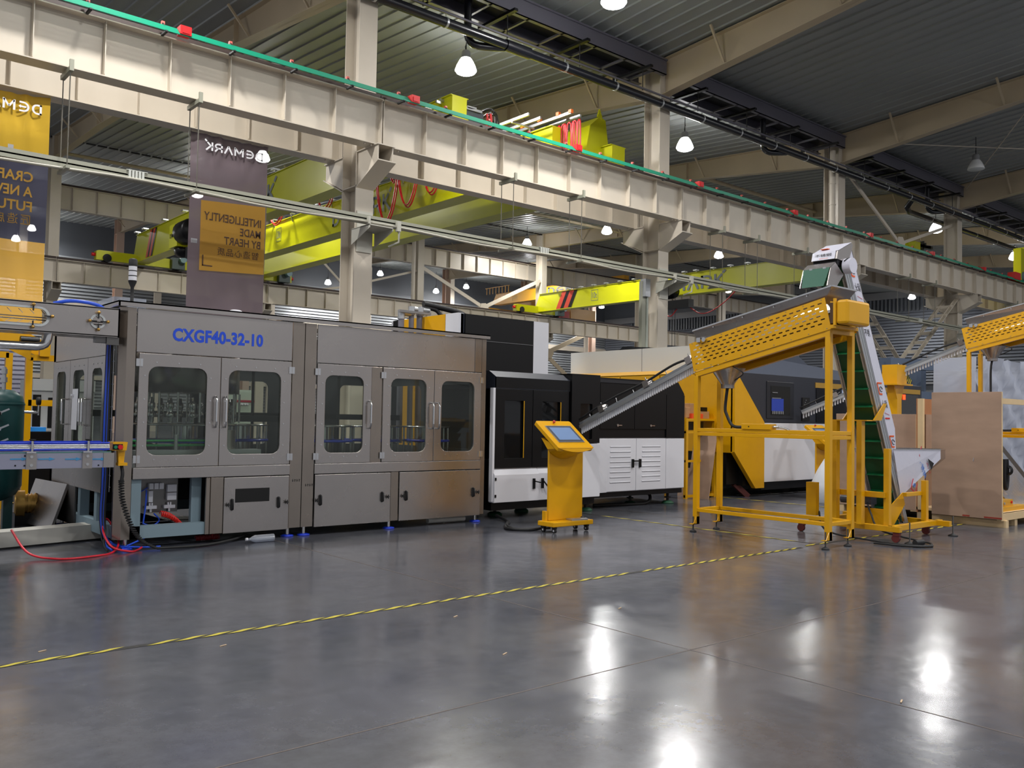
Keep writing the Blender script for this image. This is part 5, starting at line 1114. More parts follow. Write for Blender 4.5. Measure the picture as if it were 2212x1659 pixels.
bx('window_void', mat('black_void', (6, 6, 7), .8), 15.26, 15.95, 9.98, 9.986, 1.60, 2.18); b = MB(); b.box(15.28, 15.70, 9.974, 9.98, 1.68, 1.93); b.build('blue_interior', mat('interior_blue', (40, 66, 170), .5), t)
b = MB()
for i in range(7): b.box(15.3+i*.06, 15.33+i*.06, 9.968, 9.974, 1.62, 1.68)
b.box(15.29, 15.6, 9.968, 9.974, 1.93, 1.945); b.box(15.3, 15.48, 9.968, 9.974, 2.04, 2.055); b.build('interior_parts', ALU, t)
bx('small_window', mat('black_void', (6, 6, 7), .8), 16.40, 16.68, 9.978, 9.99, 1.50, 1.98)
b = MB()
for i in range(8): b.box(16.43+.03*(i % 4), 16.45+.03*(i % 4), 9.97, 9.978, 1.6+i*.045, 1.62+i*.045)
b.build('interior_parts', ALU, t)
bx('yellow_band', mat('dull_yellow', (170, 132, 50), .5), 16.92, 21.7, 9.985, 10.0, 2.20, 2.31); bx('dark_window_band', mat('tinted_window', (24, 23, 24), .12), 16.95, 21.6, 9.985, 10.0, 1.48, 2.18)
b = MB(); b.add([(14.12, 10.0, 2.40), (21.8, 10.0, 2.40), (21.8, 11.3, 2.72), (19.0, 11.3, 2.72), (17.9, 11.3, 3.24), (15.2, 11.3, 3.0), (14.3, 11.0, 2.5), (21.8, 13, 2.72), (19, 13, 2.72), (17.9, 13, 3.24), (15.2, 13, 3.0)], [(0, 1, 2, 3, 4, 5, 6), (3, 2, 7, 8), (4, 3, 8, 9), (5, 4, 9, 10)]); b.build('sloped_hood', mat('hood_slate', (72, 78, 92), .45), t)
b = MB(); b.bar((14.5, 10.3, .25), (14.75, 10.15, .0), .1, .1); b.build('red_brown_strut', mat('strut_brown', (90, 40, 36), .6), t)
b = MB(); q = atY(1820, 830, 9.97); b.box(q.x, q.x+.25, 9.96, 9.975, 1.98, 2.2); b.build('lit_display', mat('display_lit', (200, 215, 240), .4, emit=(190, 205, 240), est=.6), t)
b = MB(); q = atY(1953, 858, 9.97); b.box(q.x-.06, q.x+.06, 9.965, 9.975, q.z-.06, q.z+.06); b.build('red_display', REDGL, t)
b = MB()
for i in range(5): b.tube(cr_([Vector((14.6+i*.5, 10.3, .02)), Vector((15.1+i*.5, 10.1, .015)), Vector((15.7+i*.5, 10.25, .02))], 5), .014, 6)
b.build('floor_cables', BLACKM, t)
bx('roof_box', BLACK, 14.0, 14.3, 11.2, 11.8, 2.95, 3.1) if False else None
b = MB(); p = atX(1372, 749, 15.2); b.prism([(12.8, 3.0), (14.0, 3.0), (13.8, 3.14), (13.0, 3.08)], 'x', 15.1, 15.5); b.build('roof_vent', BLACK, t)
# ================= CONTROL PEDESTALS =================
def pedestal(O, label):
    t = thing('control_pedestal', tuple(O), label, 'control panel'); T = Matrix.Translation(O)
    def M_(): return MB(T)
    b = M_(); b.box(-.35, .36, -.10, .20, .085, .145); b.build('base_plate', YEL, t, .008)
    for (x, y) in ((-.30, .14), (-.29, -.05), (.28, -.05), (.27, .14)):
        b = M_(); b.cyl((x-.014, y, .035), (x+.014, y, .035), .032, n=16); b.box(x-.02, x+.02, y-.03, y+.03, .06, .09); c = b.build('caster', BLACKM, t)
        b = M_(); b.cyl((x-.016, y, .035), (x+.016, y, .035), .013, n=10); b.build('wheel_hub', WHITE, c)
    b = M_(); b.box(-.265, .345, .09, .125, .145, 1.08); b.build('column_panel', YEL, t, .008)
    b = M_(); b.box(-.31, -.27, .10, .16, .145, .27); b.build('side_hook', YEL, t)
    # tilted head: wedge with a bowed lower lip
    hb = M_(); A = V((-.33, .30, 1.42)); B_ = V((-.33, -.16, 1.08)); w = .62
    d = (B_-A); nrm = V((0, d.z, -d.y)).normalized()*-1
    if nrm.z < 0: nrm = -nrm
    rr = []
    for (u, v) in rounded(0, 1, 0, 1, .05, 3): rr.append((u, v))
    top = [A+V((w*u, 0, 0))+d*(1-v) for u, v in rr]; bot = [p-nrm*.055 for p in top]; n = len(top)
    hb.add(top+bot, [tuple(range(n)), tuple(range(2*n-1, n-1, -1))]+[(i, n+i, n+(i+1) % n, (i+1) % n) for i in range(n)]); h = hb.build('tilted_head', YEL, t, .006)
    b = M_(); m_ = 14; fr = []; bk = []
    for i in range(m_+1):
        u = i/m_; x = -.31+.60*u; dip = 4*u*(1-u); fr.append(V((x, -.15-.02*dip, 1.075-.045*dip))); bk.append(V((x, .08, 1.06-.13*dip)))
    tp = [V((p.x, -.15, 1.09)) for p in fr]; tb = [V((p.x, .2, 1.2)) for p in fr]
    k = m_+1; b.add(fr+bk+tp+tb, [(i, i+1, k+i+1, k+i) for i in range(m_)]+[(2*k+i, 2*k+i+1, i+1, i) for i in range(m_)]+[(k+i, k+i+1, 3*k+i+1, 3*k+i) for i in range(m_)]+[(0, k, 3*k, 2*k), (m_, 2*k+m_, 3*k+m_, k+m_)], False); b.build('head_lip', YEL, t)
    def on(u, v, lift): return A+V((w*u, 0, 0))+d*v+nrm*lift
    b = M_(); q = [on(.13, .20, .002), on(.87, .20, .002), on(.87, .80, .002), on(.13, .80, .002)]; b.add(q+[p+nrm*.006 for p in q], [(0, 1, 2, 3), (4, 5, 6, 7), (0, 1, 5, 4), (1, 2, 6, 5), (2, 3, 7, 6), (3, 0, 4, 7)]); s_ = b.build('screen_bezel', ALU, t)
    b = M_(); b.add([on(.145, .215, .0095), on(.855, .215, .0095), on(.855, .785, .0095), on(.145, .785, .0095)], [(0, 1, 2, 3)]); b.build('screen_border', SLATE, s_)
    b = M_(); b.add([on(.20, .27, .0105), on(.80, .27, .0105), on(.80, .72, .0105), on(.20, .72, .0105)], [(0, 1, 2, 3)]); b.build('touch_screen', SCREEN, s_)
    c = on(.46, .085, 0); b = M_(); b.cyl(c, c+nrm*.02, .010, n=14); b.cyl(c+nrm*.02, c+nrm*.035, .02, n=16); b.build('stop_button', mat('button_red', (190, 60, 50), .4), t)
    return t
p = atZ(1171, 1134, 0)
t1 = pedestal(V((7.98, 8.20, 0)), 'yellow control pedestal with tilted touch screen standing on castors before the black cabinet')
b = MB(); b.prism([(7.98, 8.13), (8.24, 8.10), (8.30, 8.22), (8.0, 8.26)], 'z', .146, .165); tag(b.build('laptop', ALU), 'thin grey laptop lying on the foot of the yellow control pedestal', 'laptop')
b = MB(); b.lathe((8.27, 8.22, .16), [(.03, -.015), (.04, 0), (.03, .015), (.0001, .02)], 14); tag(b.build('cable_plug', BLACKM), 'black round plug at the right of the pedestal foot', 'plug')
b = MB(); b.tube(cr_([Vector((8.0, 8.5, .05)), Vector((7.6, 8.5, .02)), Vector((7.42, 8.72, .02)), Vector((7.6, 9.0, .02)), Vector((7.9, 9.3, .02)), Vector((8.1, 9.8, .05))], 8), .022, 8); b.tube(cr_([Vector((7.9, 8.45, .03)), Vector((7.5, 8.62, .02)), Vector((7.55, 8.9, .03)), Vector((7.8, 9.2, .03))], 8), .018, 8)
tag(b.build('power_cable', BLACKM), 'thick black cable curling on the floor behind the yellow control pedestal', 'cable')
pedestal(V((15.62, 8.95, 0)), 'farther yellow control pedestal behind the stand, before the white machine front')
# ================= FEEDER STANDS =================
def slots(b, T, L, H, rows, n, margin_u, margin_v, th=.004):
    """plate of length L and height H with staggered slot holes, local u along the length, v up"""
    def cell(u0, u1, v0, v1, hu, hv):
        cu, cv = (u0+u1)/2, (v0+v1)/2; r = hv/2
        inner = [(cu+hu/2-r+r*math.cos(a), cv+r*math.sin(a)) for a in (-math.pi/2, -math.pi/4, 0, math.pi/4, math.pi/2)]+[(cu-hu/2+r+r*math.cos(a), cv+r*math.sin(a)) for a in (math.pi/2, 3*math.pi/4, math.pi, 5*math.pi/4, 3*math.pi/2)]
        outer = [(cu+hu/2-r, v0), (u1, v0), (u1, cv), (u1, v1), (cu+hu/2-r, v1), (cu-hu/2+r, v1), (u0, v1), (u0, cv), (u0, v0), (cu-hu/2+r, v0)]
        k = 10; vs = [T @ V((u, v, w)) for w in (0, th) for Lp in (outer, inner) for u, v in Lp]; fs = []
        for i in range(k): j = (i+1) % k; fs += [(i, j, k+j, k+i), (k+i, k+j, 3*k+j, 3*k+i), (2*k+i, 2*k+j, 3*k+j, 3*k+i)]
        b.add(vs, fs)
    def plain(u0, u1, v0, v1):
        if u1-u0 < 1e-4 or v1-v0 < 1e-4: return
        vs = [T @ V(p) for p in ((u0, v0, 0), (u1, v0, 0), (u1, v1, 0), (u0, v1, 0), (u0, v0, th), (u1, v0, th), (u1, v1, th), (u0, v1, th))]; b.add(vs, [(0, 1, 2, 3), (4, 5, 6, 7)])
    pit = (L-2*margin_u)/(n+.5); rh = (H-margin_v[0]-margin_v[1])/rows
    plain(0, L, 0, margin_v[0]); plain(0, L, H-margin_v[1], H)
    for r in range(rows):
        v0 = margin_v[0]+r*rh; o = margin_u+(pit/2 if r % 2 else 0)
        plain(0, o, v0, v0+rh); plain(o+n*pit, L, v0, v0+rh)
        for i in range(n): cell(o+i*pit, o+(i+1)*pit, v0, v0+rh, pit*.60, rh*.34)
def feeder_stand(O, label, lift=0, mid=True, lab2='', xw=.56, wide=1.95):
    """legs at local x 0..xw, y 0..wide (y=0 is the near, high end)"""
    t = thing('feeder_stand', tuple(O), label, 'feeder stand'); T = Matrix.Translation(O); M_ = lambda: MB(T)
    zn, zf = 2.56+lift, 2.05+lift; sn, sf = 2.505+lift, 2.068+lift; w = .065
    for (x, y, z, nm) in ((.03, .03, zn, 0), (xw-.03, .03, zn, 0), (.03, wide-.03, zf, 0), (xw-.03, wide-.03, zf, 0)):
        b = M_(); b.box(x-w/2, x+w/2, y-w/2, y+w/2, .10, z); l = b.build('leg', YEL, t, .004)
        b = M_(); s = -1; b.prism([(x-w/2-.07, .10), (x+w/2, .10), (x+w/2, .20), (x-w/2, .20)], 'y', y-w/2, y-w/2+.008); b.box(x-w/2-.07, x+w/2, y-w/2, y+w/2, .10, .108); b.build('foot_bracket', YEL, l)
        b = M_(); b.lathe((x-.06, y, 0), [(.0001, 0), (.045, 0), (.045, .012), (.015, .03), (.009, .035), (.009, .2), (.0001, .2)], 16); b.build('levelling_foot', BLACKM, l)
    def rails(z0, h):
        for (p, q) in (((.03, .03, z0), (.03, wide-.03, z0)), ((xw-.03, .03, z0), (xw-.03, wide-.03, z0)), ((.03, .03, z0), (xw-.03, .03, z0)), ((.03, wide-.03, z0), (xw-.03, wide-.03, z0))):
            b = M_(); b.bar(p, q, .05, h); b.build('frame_rail', YEL, t, .003)
    rails(.285, .045)
    if mid: rails(1.285, .045); rails(1.337, .045)
    # sloping frame and perforated side plates
    sl = V((0, -(wide), sn-sf)).normalized(); up = V((0, sl.z, -sl.y)); 
    for x in (.03, xw-.03): b = M_(); b.bar((x, wide-.02, sf), (x, .02, sn), .06, .065); b.build('sloping_rail', YEL, t)
    b = M_(); b.box(.03, xw-.03, -.005, .04, zn-.06, zn+.0); b.build('sloping_rail', YEL, t)
    L = math.hypot(wide, sn-sf)+.02
    for (x, sx) in ((-.01, 1), (xw+.01, 1)):
        Tm = Matrix.Translation(O) @ Matrix.Translation((x, wide, sf+.035)) @ Matrix(((0, 0, 1, 0), (sl.y, up.y, 0, 0), (sl.z, up.z, 0, 0), (0, 0, 0, 1)))
        b = MB(); slots(b, Tm, L, .385, 6, 20, .03, (.07, .03)); b.build('perforated_plate', YEL, t)
        b = MB()
        for i in range(9):
            for v in (.022, .37): c = Tm @ V((.05+i*(L-.1)/8, v, -.004)); b.cyl(c, c+V((.006, 0, 0)), .006, n=6)
        b.build('plate_screw', GREY, t)
    b = M_(); b.bar((xw/2, wide-.1, sf+.20), (xw/2, .1, sn+.2), xw-.1, .05); b.build('inner_roller', mat('roller_dark', (80, 60, 40), .5), t)
    b = M_(); b.box(0, xw, -.01, .0, zn+.0, zn+.31); b.build('end_plate', YEL, t)
    # hopper
    zr0, zr1 = zf+.60, zn+.49
    b = M_(); R0 = [(-.0, wide+.03, zr0), (xw, wide+.03, zr0), (xw, -.02, zr1), (-.0, -.02, zr1)]; Bm = [(.07, wide-.1, zf+.25), (xw-.07, wide-.1, zf+.25), (xw-.07, .12, zn+.30), (.07, .12, zn+.30)]
    b.add(R0+Bm, [(0, 3, 7, 4), (1, 5, 6, 2), (3, 2, 6, 7), (0, 4, 5, 1)]); b.build('hopper', STEEL, t)
    b = M_()
    for i in range(4): b.bar(R0[i], R0[(i+1) % 4], .022, .018)
    b.build('hopper_rim', CHROME, t)
    b = M_()
    for y in (.3, .75, 1.2, 1.65): z = zr1+(zr0-zr1)*(y/wide); b.cyl((-.006, y, z-.03), (.0, y, z-.03), .009, n=8)
    b.cyl((-.05, wide-.18, zf+.47), (.02, wide-.18, zf+.47), .03, n=14); b.box(-.04, .02, wide-.12, wide-.06, zf+.44, zf+.50); b.build('hopper_fitting', CHROME, t)
    # drive box at the high end
    b = M_(); b.box(-.07, xw-.12, -.26, -.11, zn+.03, zn+.31); b.build('drive_box', YEL, t, .03)
    b = M_(); b.box(-.02, xw-.14, -.11, -.01, zn+.05, zn+.29); b.build('drive_box_back', mat('brown_gap', (70, 44, 14), .6), t); b = M_(); b.box(-.05, xw-.1, -.10, -.02, zn-.01, zn+.03); b.box(-.075, -.05, -.11, -.08, zn+.02, zn+.33); b.build('drive_bracket', YEL, t)
    # outlet cone with cable down to the control box
    cx, cyy = xw*.5, wide-.33
    b = M_(); b.lathe((cx, cyy, 0), [(.23, zf+.10), (.09, zf-.10), (.085, zf-.12), (.085, zf-.16)], 22); b.build('outlet_cone', STEEL, t)
    if mid:
        b = M_(); b.tube(cr_([V((cx, cyy, zf-.14)), V((cx-.02, cyy+.02, zf-.4)), V((cx-.02, cyy, 1.55)), V((cx-.02, cyy-.10, 1.40)), V((cx-.05, cyy-.3, 1.385)), V((.1, 1.25, 1.385))], 8), .02, 8); b.build('cable_bundle', BLACKM, t)
        b = M_(); b.tube(cr_([V((.06, wide-.55, zf+.12)), V((-.02, wide-.75, zf+.04)), V((.05, wide-.72, zf-.0)), V((.2, wide-.5, zf-.06))], 6), .008, 6); b.build('thin_cable', BLACKM, t)
        b = M_(); b.box(-.01, .12, .78, 1.20, 1.362, 1.43); c = b.build('control_box', YEL, t, .004)
        b = M_(); b.cyl((.05, .70, 1.395), (.05, .78, 1.395), .018, n=10); b.tube([(.05, .7, 1.395), (.05, .62, 1.38), (.05, .56, 1.36)], .012, 6); b.build('cable_plug', ALU, c)
        b = M_(); b.cyl((-.014, 1.09, 1.395), (-.01, 1.09, 1.395), .008, n=8); b.build('knob', BLACK, c)
    return t
feeder_stand(V((9.42, 5.38, 0)), 'yellow feeder stand with perforated sloping housing and steel hopper in the right foreground')
feeder_stand(V((16.6, 4.85, 0)), 'farther yellow feeder stand at the right edge above the plywood crate', .74, xw=.56)
# ---- inclined preform chutes ----
def chute(A, B_, label, cab=True, pre='preform', gap=.035, plabel='', pg='', npre=56):
    A = V(A); B_ = V(B_); d = (B_-A); L = d.length; u = d.normalized(); side = u.cross(V((0, 0, 1))).normalized(); nn = side.cross(u).normalized()
    t = thing('preform_chute', tuple(A), label, 'chute')
    for s in (-1, 1):
        b = MB(); b.bar(A+side*s*.035, B_+side*s*.035, .03, .045, nn); b.build('side_rail', ALU, t)
    b = MB(); b.bar(A+nn*.045+side*.02, B_+nn*.045+side*.02, .012, .045, nn); b.build('side_cover', mat('chute_cover', (132, 136, 140), .4, metal=.4), t)
    b = MB(); b.tube(cr_([A+nn*.12, A+d*.3+nn*.16, A+d*.6+nn*.13, A+d*.85+nn*.15, B_+nn*.1], 6), .018, 8); b.build('black_hose', BLACKM, t)
    for f in (.22, .62, .97):
        c = A+d*f+nn*.09; b = MB(); b.bar(c-side*.05, c+side*.05, .10, .10, nn); c1 = b.build('clamp_block', STEEL, t); b = MB(); b.cyl(c+nn*.05, c+nn*.1, .008, n=6); b.cyl(c+u*.05, c+u*.11+nn*.02, .01, n=6); b.build('clamp_screw', CHROME, c1)
    for f in (.1, .35, .5, .78): b = MB(); b.cyl(A+d*f+nn*.03, A+d*f+nn*.14, .007, n=6); b.build('guide_pin', CHROME, t)
    o = None
    for i in range(npre):
        c = A+u*(L*(i+.5)/npre)
        if o is None:
            b = MB(); b.lathe((c.x, c.y, c.z), [(.0001, -.115), (.012, -.11), (.0155, -.095), (.0155, -.03), (.021, -.027), (.021, -.020), (.0155, -.018), (.0155, .0)], 10); o = tag(b.build('preform', CLEAR if False else mat('preform_pet', (236, 238, 244), .12, spec=.9)), plabel, 'preform', pg); c0 = c
        else:
            q = o.copy(); COL.objects.link(q); q.location = o.location+(c-c0)
    return t
e0 = atY(1256, 922, 9.55); chute(e0, (9.62, 7.46, 2.22), 'inclined metal chute carrying clear preforms from the feeder stand down to the black cabinet', plabel='small clear preform hanging in a row under the nearer inclined chute', pg='preforms under the nearer chute')
e1 = atY(1733, 893, 9.85); e2 = atY(2090, 745, 7.2); chute(e1, e2, 'long inclined metal chute from the farther feeder stand down to the slate machine front', plabel='tiny preform hanging in a row under the farther inclined chute', pg='preforms under the farther chute', npre=60)
t = thing('chute_support', (17.2, 8.5, 0), 'yellow pole bracket holding the farther chute before the steel frame', 'support')
p0 = atY(1932, 810, 8.3); x = p0.x
b = MB(); b.box(x-.09, x+.09, 8.2, 8.4, 0, 2.25); b.build('pole', YEL, t); b = MB(); b.box(x-.3, x+.35, 8.1, 8.5, 2.22, 2.25); b.box(x-.2, x+.2, 8.15, 8.45, 2.25, 2.62); b.prism([(x-.09, 2.22), (x-.2, 2.22), (x-.09, 1.95)], 'y', 8.2, 8.22); b.prism([(x+.09, 2.22), (x+.2, 2.22), (x+.09, 1.95)], 'y', 8.2, 8.22); b.build('head_bracket', YEL, t)
# ================= ELEVATOR CONVEYOR =================
t = thing('elevator_conveyor', (11, 5.8, 0), 'steep green cleated elevator conveyor with film-covered aluminium sides and infeed hopper', 'conveyor')
def xl(z): return 11.44-.487*(z-.44)
ZT, ZB = 3.58, .15; Yn, Yfar = 5.55, 5.90; K = .487
for (y0, y1, nm) in ((Yn, Yn+.03, 0), (Yfar, Yfar+.03, 1)):
    zt_ = 3.30
    b = MB()
    for (o0, o1) in ((0, .045), (.055, .10), (.11, .135)):
        b.prism([(xl(ZB)+o0, ZB), (xl(ZB)+o1, ZB), (xl(zt_)+o1, zt_), (xl(zt_)+o0, zt_)], 'y', y0, y1)
    b.prism([(xl(ZB), ZB), (xl(ZB)+.14, ZB), (xl(zt_)+.14, zt_), (xl(zt_), zt_)], 'y', y0+.008, y1+.02); b.build('side_profile', ALU, t)
b = MB(); z2 = 1.05; b.prism([(xl(.98)+.14, .98), (xl(.98)+.20, .98), (xl(1.4)+.36, 1.40), (xl(3.6)+.30, 3.60), (xl(3.6)+.14, 3.60)], 'y', Yn-.004, Yn+.015); b.build('film_panel', FILM, t)
b = MB(); b.prism([(xl(.98)+.14, .98), (xl(1.4)+.36, 1.40), (xl(3.6)+.36, 3.60), (xl(3.6)+.14, 3.60)], 'y', Yfar+.01, Yfar+.03); b.prism([(xl(1.4)+.35, 1.40), (xl(1.4)+.36, 1.40), (xl(3.6)+.33, 3.60), (xl(3.6)+.32, 3.60)], 'y', Yn, Yfar); b.build('back_cover', STEEL, t)
b = MB(); b.add([(xl(.2)+.02, Yn+.03, .2), (xl(.2)+.02, Yfar, .2), (xl(3.4)+.02, Yfar, 3.4), (xl(3.4)+.02, Yn+.03, 3.4)], [(0, 1, 2, 3)]); b.add([(xl(.2)+.05, Yn+.03, .2), (xl(.2)+.05, Yfar, .2), (xl(3.4)+.05, Yfar, 3.4), (xl(3.4)+.05, Yn+.03, 3.4)], [(3, 2, 1, 0)]); b.build('belt', DGREEN, t)
for i in range(14):
    z = .36+i*.222; b = MB(); b.prism([(xl(z)+.02, z), (xl(z)-.035, z-.018), (xl(z)-.035, z-.026), (xl(z)+.02, z-.012)], 'y', Yn+.04, Yfar-.01); b.build('cleat', mat('cleat_green', (18, 104, 62), .4), t)
def film_print(P, U, Vv, n, nm='film_print'):
    """repeating print on the protective film: orange frame with a swirl, stainless steel characters, small red line"""
    for i in range(n):
        o = P+Vv*i
        b = MB(); s = .12
        q = [o, o+U*s, o+Vv.normalized()*s+U*s, o+Vv.normalized()*s]
        vn = Vv.normalized(); w = .02
        for (a, c) in (((0, 0), (1, 0)), ((0, 0), (0, 1)), ((0, 1), (.6, 1))):
            p1 = o+U*s*a[0]+vn*s*1.3*a[1]; p2 = o+U*s*c[0]+vn*s*1.3*c[1]; b.bar(p1, p2, .002, w, U.cross(vn).cross(p2-p1))
        b.build(nm, LETO, t)
        b = MB(); ring = [o+U*(s*.55+.035*math.cos(a/3))*1+vn*(s*.7+.035*math.sin(a/3)) for a in range(3, 20)]; b.tube(ring, .004, 5); b.build(nm, LETK, t)
        text(chr(0x4e0d)+chr(0x9508), tuple(o+vn*.24+U*.01), tuple(U*.13), tuple(vn*.11), nm, LETK, t, .004)
        b = MB(); b.bar(o+vn*.42+U*.02, o+vn*.45+U*.13, .002, .004, vn); b.bar(o+vn*.50+U*.0, o+vn*.50+U*.12, .002, .02, vn); b.build(nm, LETR, t)
d1 = V((K, 0, -1)).normalized(); uu = V((1, 0, 0))
for z in (3.42, 2.45, 1.98, 1.30)[:]:
    film_print(V((xl(z)+.16, Yn-.007, z)), uu, d1*.01, 1) if z != 2.45 else None
text('不锈', (xl(2.62)+.17, Yn-.007, 2.56), (.13, 0, -.0), (-.04, 0, .09), 'film_print', LETK, t, .004)
# head box
xh = xl(3.45)
yN, yF = 5.52, 5.86
b = MB(); b.prism([(9.82, 3.44), (9.85, 3.54), (10.16, 3.68), (10.20, 3.66), (10.08, 3.40), (9.99, 3.43)], 'y', yN+.004, yF); b.build('head_body', STEEL, t)
b = MB(); b.add([(9.815, yN+.03, 3.445), (9.815, yF, 3.445), (9.845, yF, 3.545), (9.845, yN+.03, 3.545)], [(0, 3, 2, 1)]); b.add([(9.85, yN, 3.546), (9.85, yF, 3.546), (10.16, yF, 3.686), (10.16, yN, 3.686)], [(0, 1, 2, 3)]); b.build('head_film', FILM, t)
text('不锈钢', (9.818, yF-.04, 3.485), (0, -.22, 0), (.012, 0, .038), 'head_lettering', LETK, t, .006)
b = MB(); b.bar((9.95, yF-.06, 3.60), (9.95, yF-.16, 3.60), .05, .006); b.bar((9.82, yF-.1, 3.462), (9.82, yF-.22, 3.462), .003, .004); b.build('head_mark', LETO, t)
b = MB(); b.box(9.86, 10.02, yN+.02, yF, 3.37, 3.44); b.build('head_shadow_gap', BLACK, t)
sp = [(9.78, 3.39), (9.97, 3.26), (9.81, 3.10), (9.60, 3.09), (9.68, 3.32)]
for y in (yN, yF+.02): b = MB(); b.prism(sp, 'y', y, y+.012); b.build('discharge_side', STEEL, t)
b = MB(); b.add([(9.675, yN, 3.32), (9.675, yF+.03, 3.32), (9.78, yF+.03, 3.395), (9.78, yN, 3.395)], [(0, 1, 2, 3)]); b.build('discharge_lip', STEEL, t)
b = MB(); b.add([(9.672, yN+.01, 3.32), (9.672, yF+.02, 3.32), (9.60, yF+.0, 3.09), (9.60, yN+.05, 3.09)], [(0, 1, 2, 3)]); b.build('green_flap', mat('flap_green', (34, 96, 74), .5), t)
b = MB()
for y in (yN+.08, yF-.08): b.box(9.668, 9.675, y-.02, y+.02, 3.30, 3.33)
b.build('flap_hinge', CHROME, t)
b = MB(); b.cyl((10.02, yN-.10, 3.37), (10.02, yN+.0, 3.37), .095, n=22); b.build('drive_cap', FILM, t)
b = MB(); b.tube([(9.93, yN-.03, 3.42), (9.97, yN-.06, 3.46), (10.05, yN-.05, 3.46)], .008, 6, 1); b.build('drive_wire', BLACKM, t)
# infeed hopper
P0_ = V((11.26, Yn-.02, 1.13)); Bp = V((12.50, Yn-.08, 1.115)); Cp = V((12.95, Yn+.05, 1.11)); Ap = V((11.50, Yn, .50)); dz = V((0, 0, -.13))
far0 = V((11.2, Yfar+.15, 1.13)); farC = V((12.95, Yfar+.2, 1.11)); Ap2 = V((11.5, Yfar, .5))
b = MB(); b.add([P0_, Bp, Bp+dz, Ap, P0_+V((.1, 0, -.3))], [(0, 1, 2, 3, 4)]); b.build('hopper_side', FILM, t)
b = MB(); b.add([Bp, Cp, Cp+dz, Bp+dz], [(0, 1, 2, 3)]); b.add([Bp+dz, Cp+dz, Ap+V((.05, .1, -.02)), Ap], [(0, 1, 2, 3)]); b.add([Cp, farC, farC+dz, Cp+dz], [(0, 1, 2, 3)]); b.add([Cp+dz, farC+dz, Ap2, Ap+V((.05, .1, -.02))], [(0, 1, 2, 3)]); b.build('hopper_front', STEEL, t)
b = MB(); b.add([far0, farC, farC+dz, Ap2], [(0, 1, 2, 3)]); b.build('hopper_side', STEEL, t)
b = MB(); b.bar(P0_, Bp, .01, .01); b.bar(Bp, Cp, .01, .01); b.bar(Cp, farC, .01, .01); b.bar(farC, far0, .01, .01); b.build('hopper_rim', CHROME, t)
def onh(a, c, s=.006): return Ap+(Bp+dz-Ap)*a+(P0_+V((.05, 0, -.1))-Ap)*c+V((0, -s-.004, 0))
e_u = (Bp-P0_).normalized()
b = MB()
for (cx_, cz_) in ((11.78, .62+.02), (12.02, 1.07)):
    c = V((cx_, 0, cz_)); yy = Yn-.03-.02; r = .10
    pp = [V((c.x+r*math.cos(a), yy, c.z+r*math.sin(a))) for a in (math.pi/2+.3, math.pi+.3, 3*math.pi/2+.3, 2*math.pi+.3)]
    for i in range(3): b.bar(pp[i], pp[i+1], .003, .016, (0, 0, 1))
b.build('film_print', mat('print_red', (200, 40, 60), .5), t)
b = MB(); c = V((11.78, Yn-.05, .64)); b.tube([c+V((.035*(1-k/18)*math.cos(k*.6), 0, .035*(1-k/18)*math.sin(k*.6))) for k in range(15)], .005, 5); b.build('film_print', LETBL, t)
text('不锈钢', (11.92, Yn-.05, .98), (.16, 0, -.26), (.06, 0, .05), 'film_print', LETBL, t, .004); text('SUS304', (12.10, Yn-.055, .98), (.12, 0, -.2), (.03, 0, .025), 'film_print', mat('print_red', (200, 40, 60), .5), t, .004)
b = MB(); b.add([V((12.12, Yn-.075, 1.00)), V((12.30, Yn-.08, .93)), V((12.22, Yn-.08, .84))], [(0, 1, 2)]); b.build('black_tape_patch', BLACK, t)
# base frame
def yb(p, q, w=.07, h=.07, nm='base_beam'): b = MB(); b.bar(p, q, w, h); return b.build(nm, YEL, t, .004)
yb((10.68, 5.30, .16), (12.10, 5.30, .16)); yb((10.68, 6.35, .16), (12.1, 6.35, .16)); yb((10.72, 5.17, .16), (10.72, 6.4, .16)); yb((11.95, 5.1, .16), (11.95, 6.6, .16))
yb((10.76, 5.36, .19), (10.76, 5.36, 1.15), .07, .07, 'upright'); yb((10.62, 5.64, .19), (10.62, 5.64, 1.49), .09, .07, 'upright'); yb((10.62, 5.98, .19), (10.62, 5.98, 1.49), .09, .07, 'upright'); yb((10.72, 5.36, .57), (10.72, 6.0, .57), .06, .07, 'cross_rail')
yb((11.78, 5.36, .19), (11.78, 5.36, .72), .07, .07, 'upright'); yb((11.78, 6.25, .19), (11.78, 6.25, .72), .07, .07, 'upright'); yb((11.3, 5.40, .55), (11.78, 5.40, .55), .05, .05, 'cross_rail')
b = MB(); b.box(10.58, 10.82, Yn-.01, 6.02, 1.49, 1.505); b.prism([(10.72, 1.50), (10.92, 1.50), (11.06, 1.72), (11.0, 1.72)], 'y', Yn-.03, Yn-.015); b.prism([(10.72, 1.50), (10.92, 1.50), (11.06, 1.72), (11.0, 1.72)], 'y', Yfar+.04, Yfar+.055); b.build('head_plate', YEL, t)
yb((10.70, 5.60, .19), (10.70, 5.60, 1.49), .02, .12, 'upright') if False else None
b = MB(); b.prism([(10.86, .42), (11.22, .30), (11.50, .52), (11.46, .66), (11.50, .40), (11.26, .12), (10.9, .25)], 'y', Yn-.03, Yn-.02) if False else b.prism([(11.12, .12), (11.20, .10), (11.56, .40), (11.50, .56), (11.08, .36)], 'y', Yn-.03, Yn-.02); b.box(11.06, 11.08, Yn-.03, Yfar+.1, .14, .36); b.build('drive_cradle', YEL, t)
b = MB(); b.box(11.1, 11.25, 5.75, 5.98, .40, .52); b.cyl((11.17, 5.98, .44), (11.17, 6.2, .44), .05, n=14); b.build('gear_motor', SLATE, t)
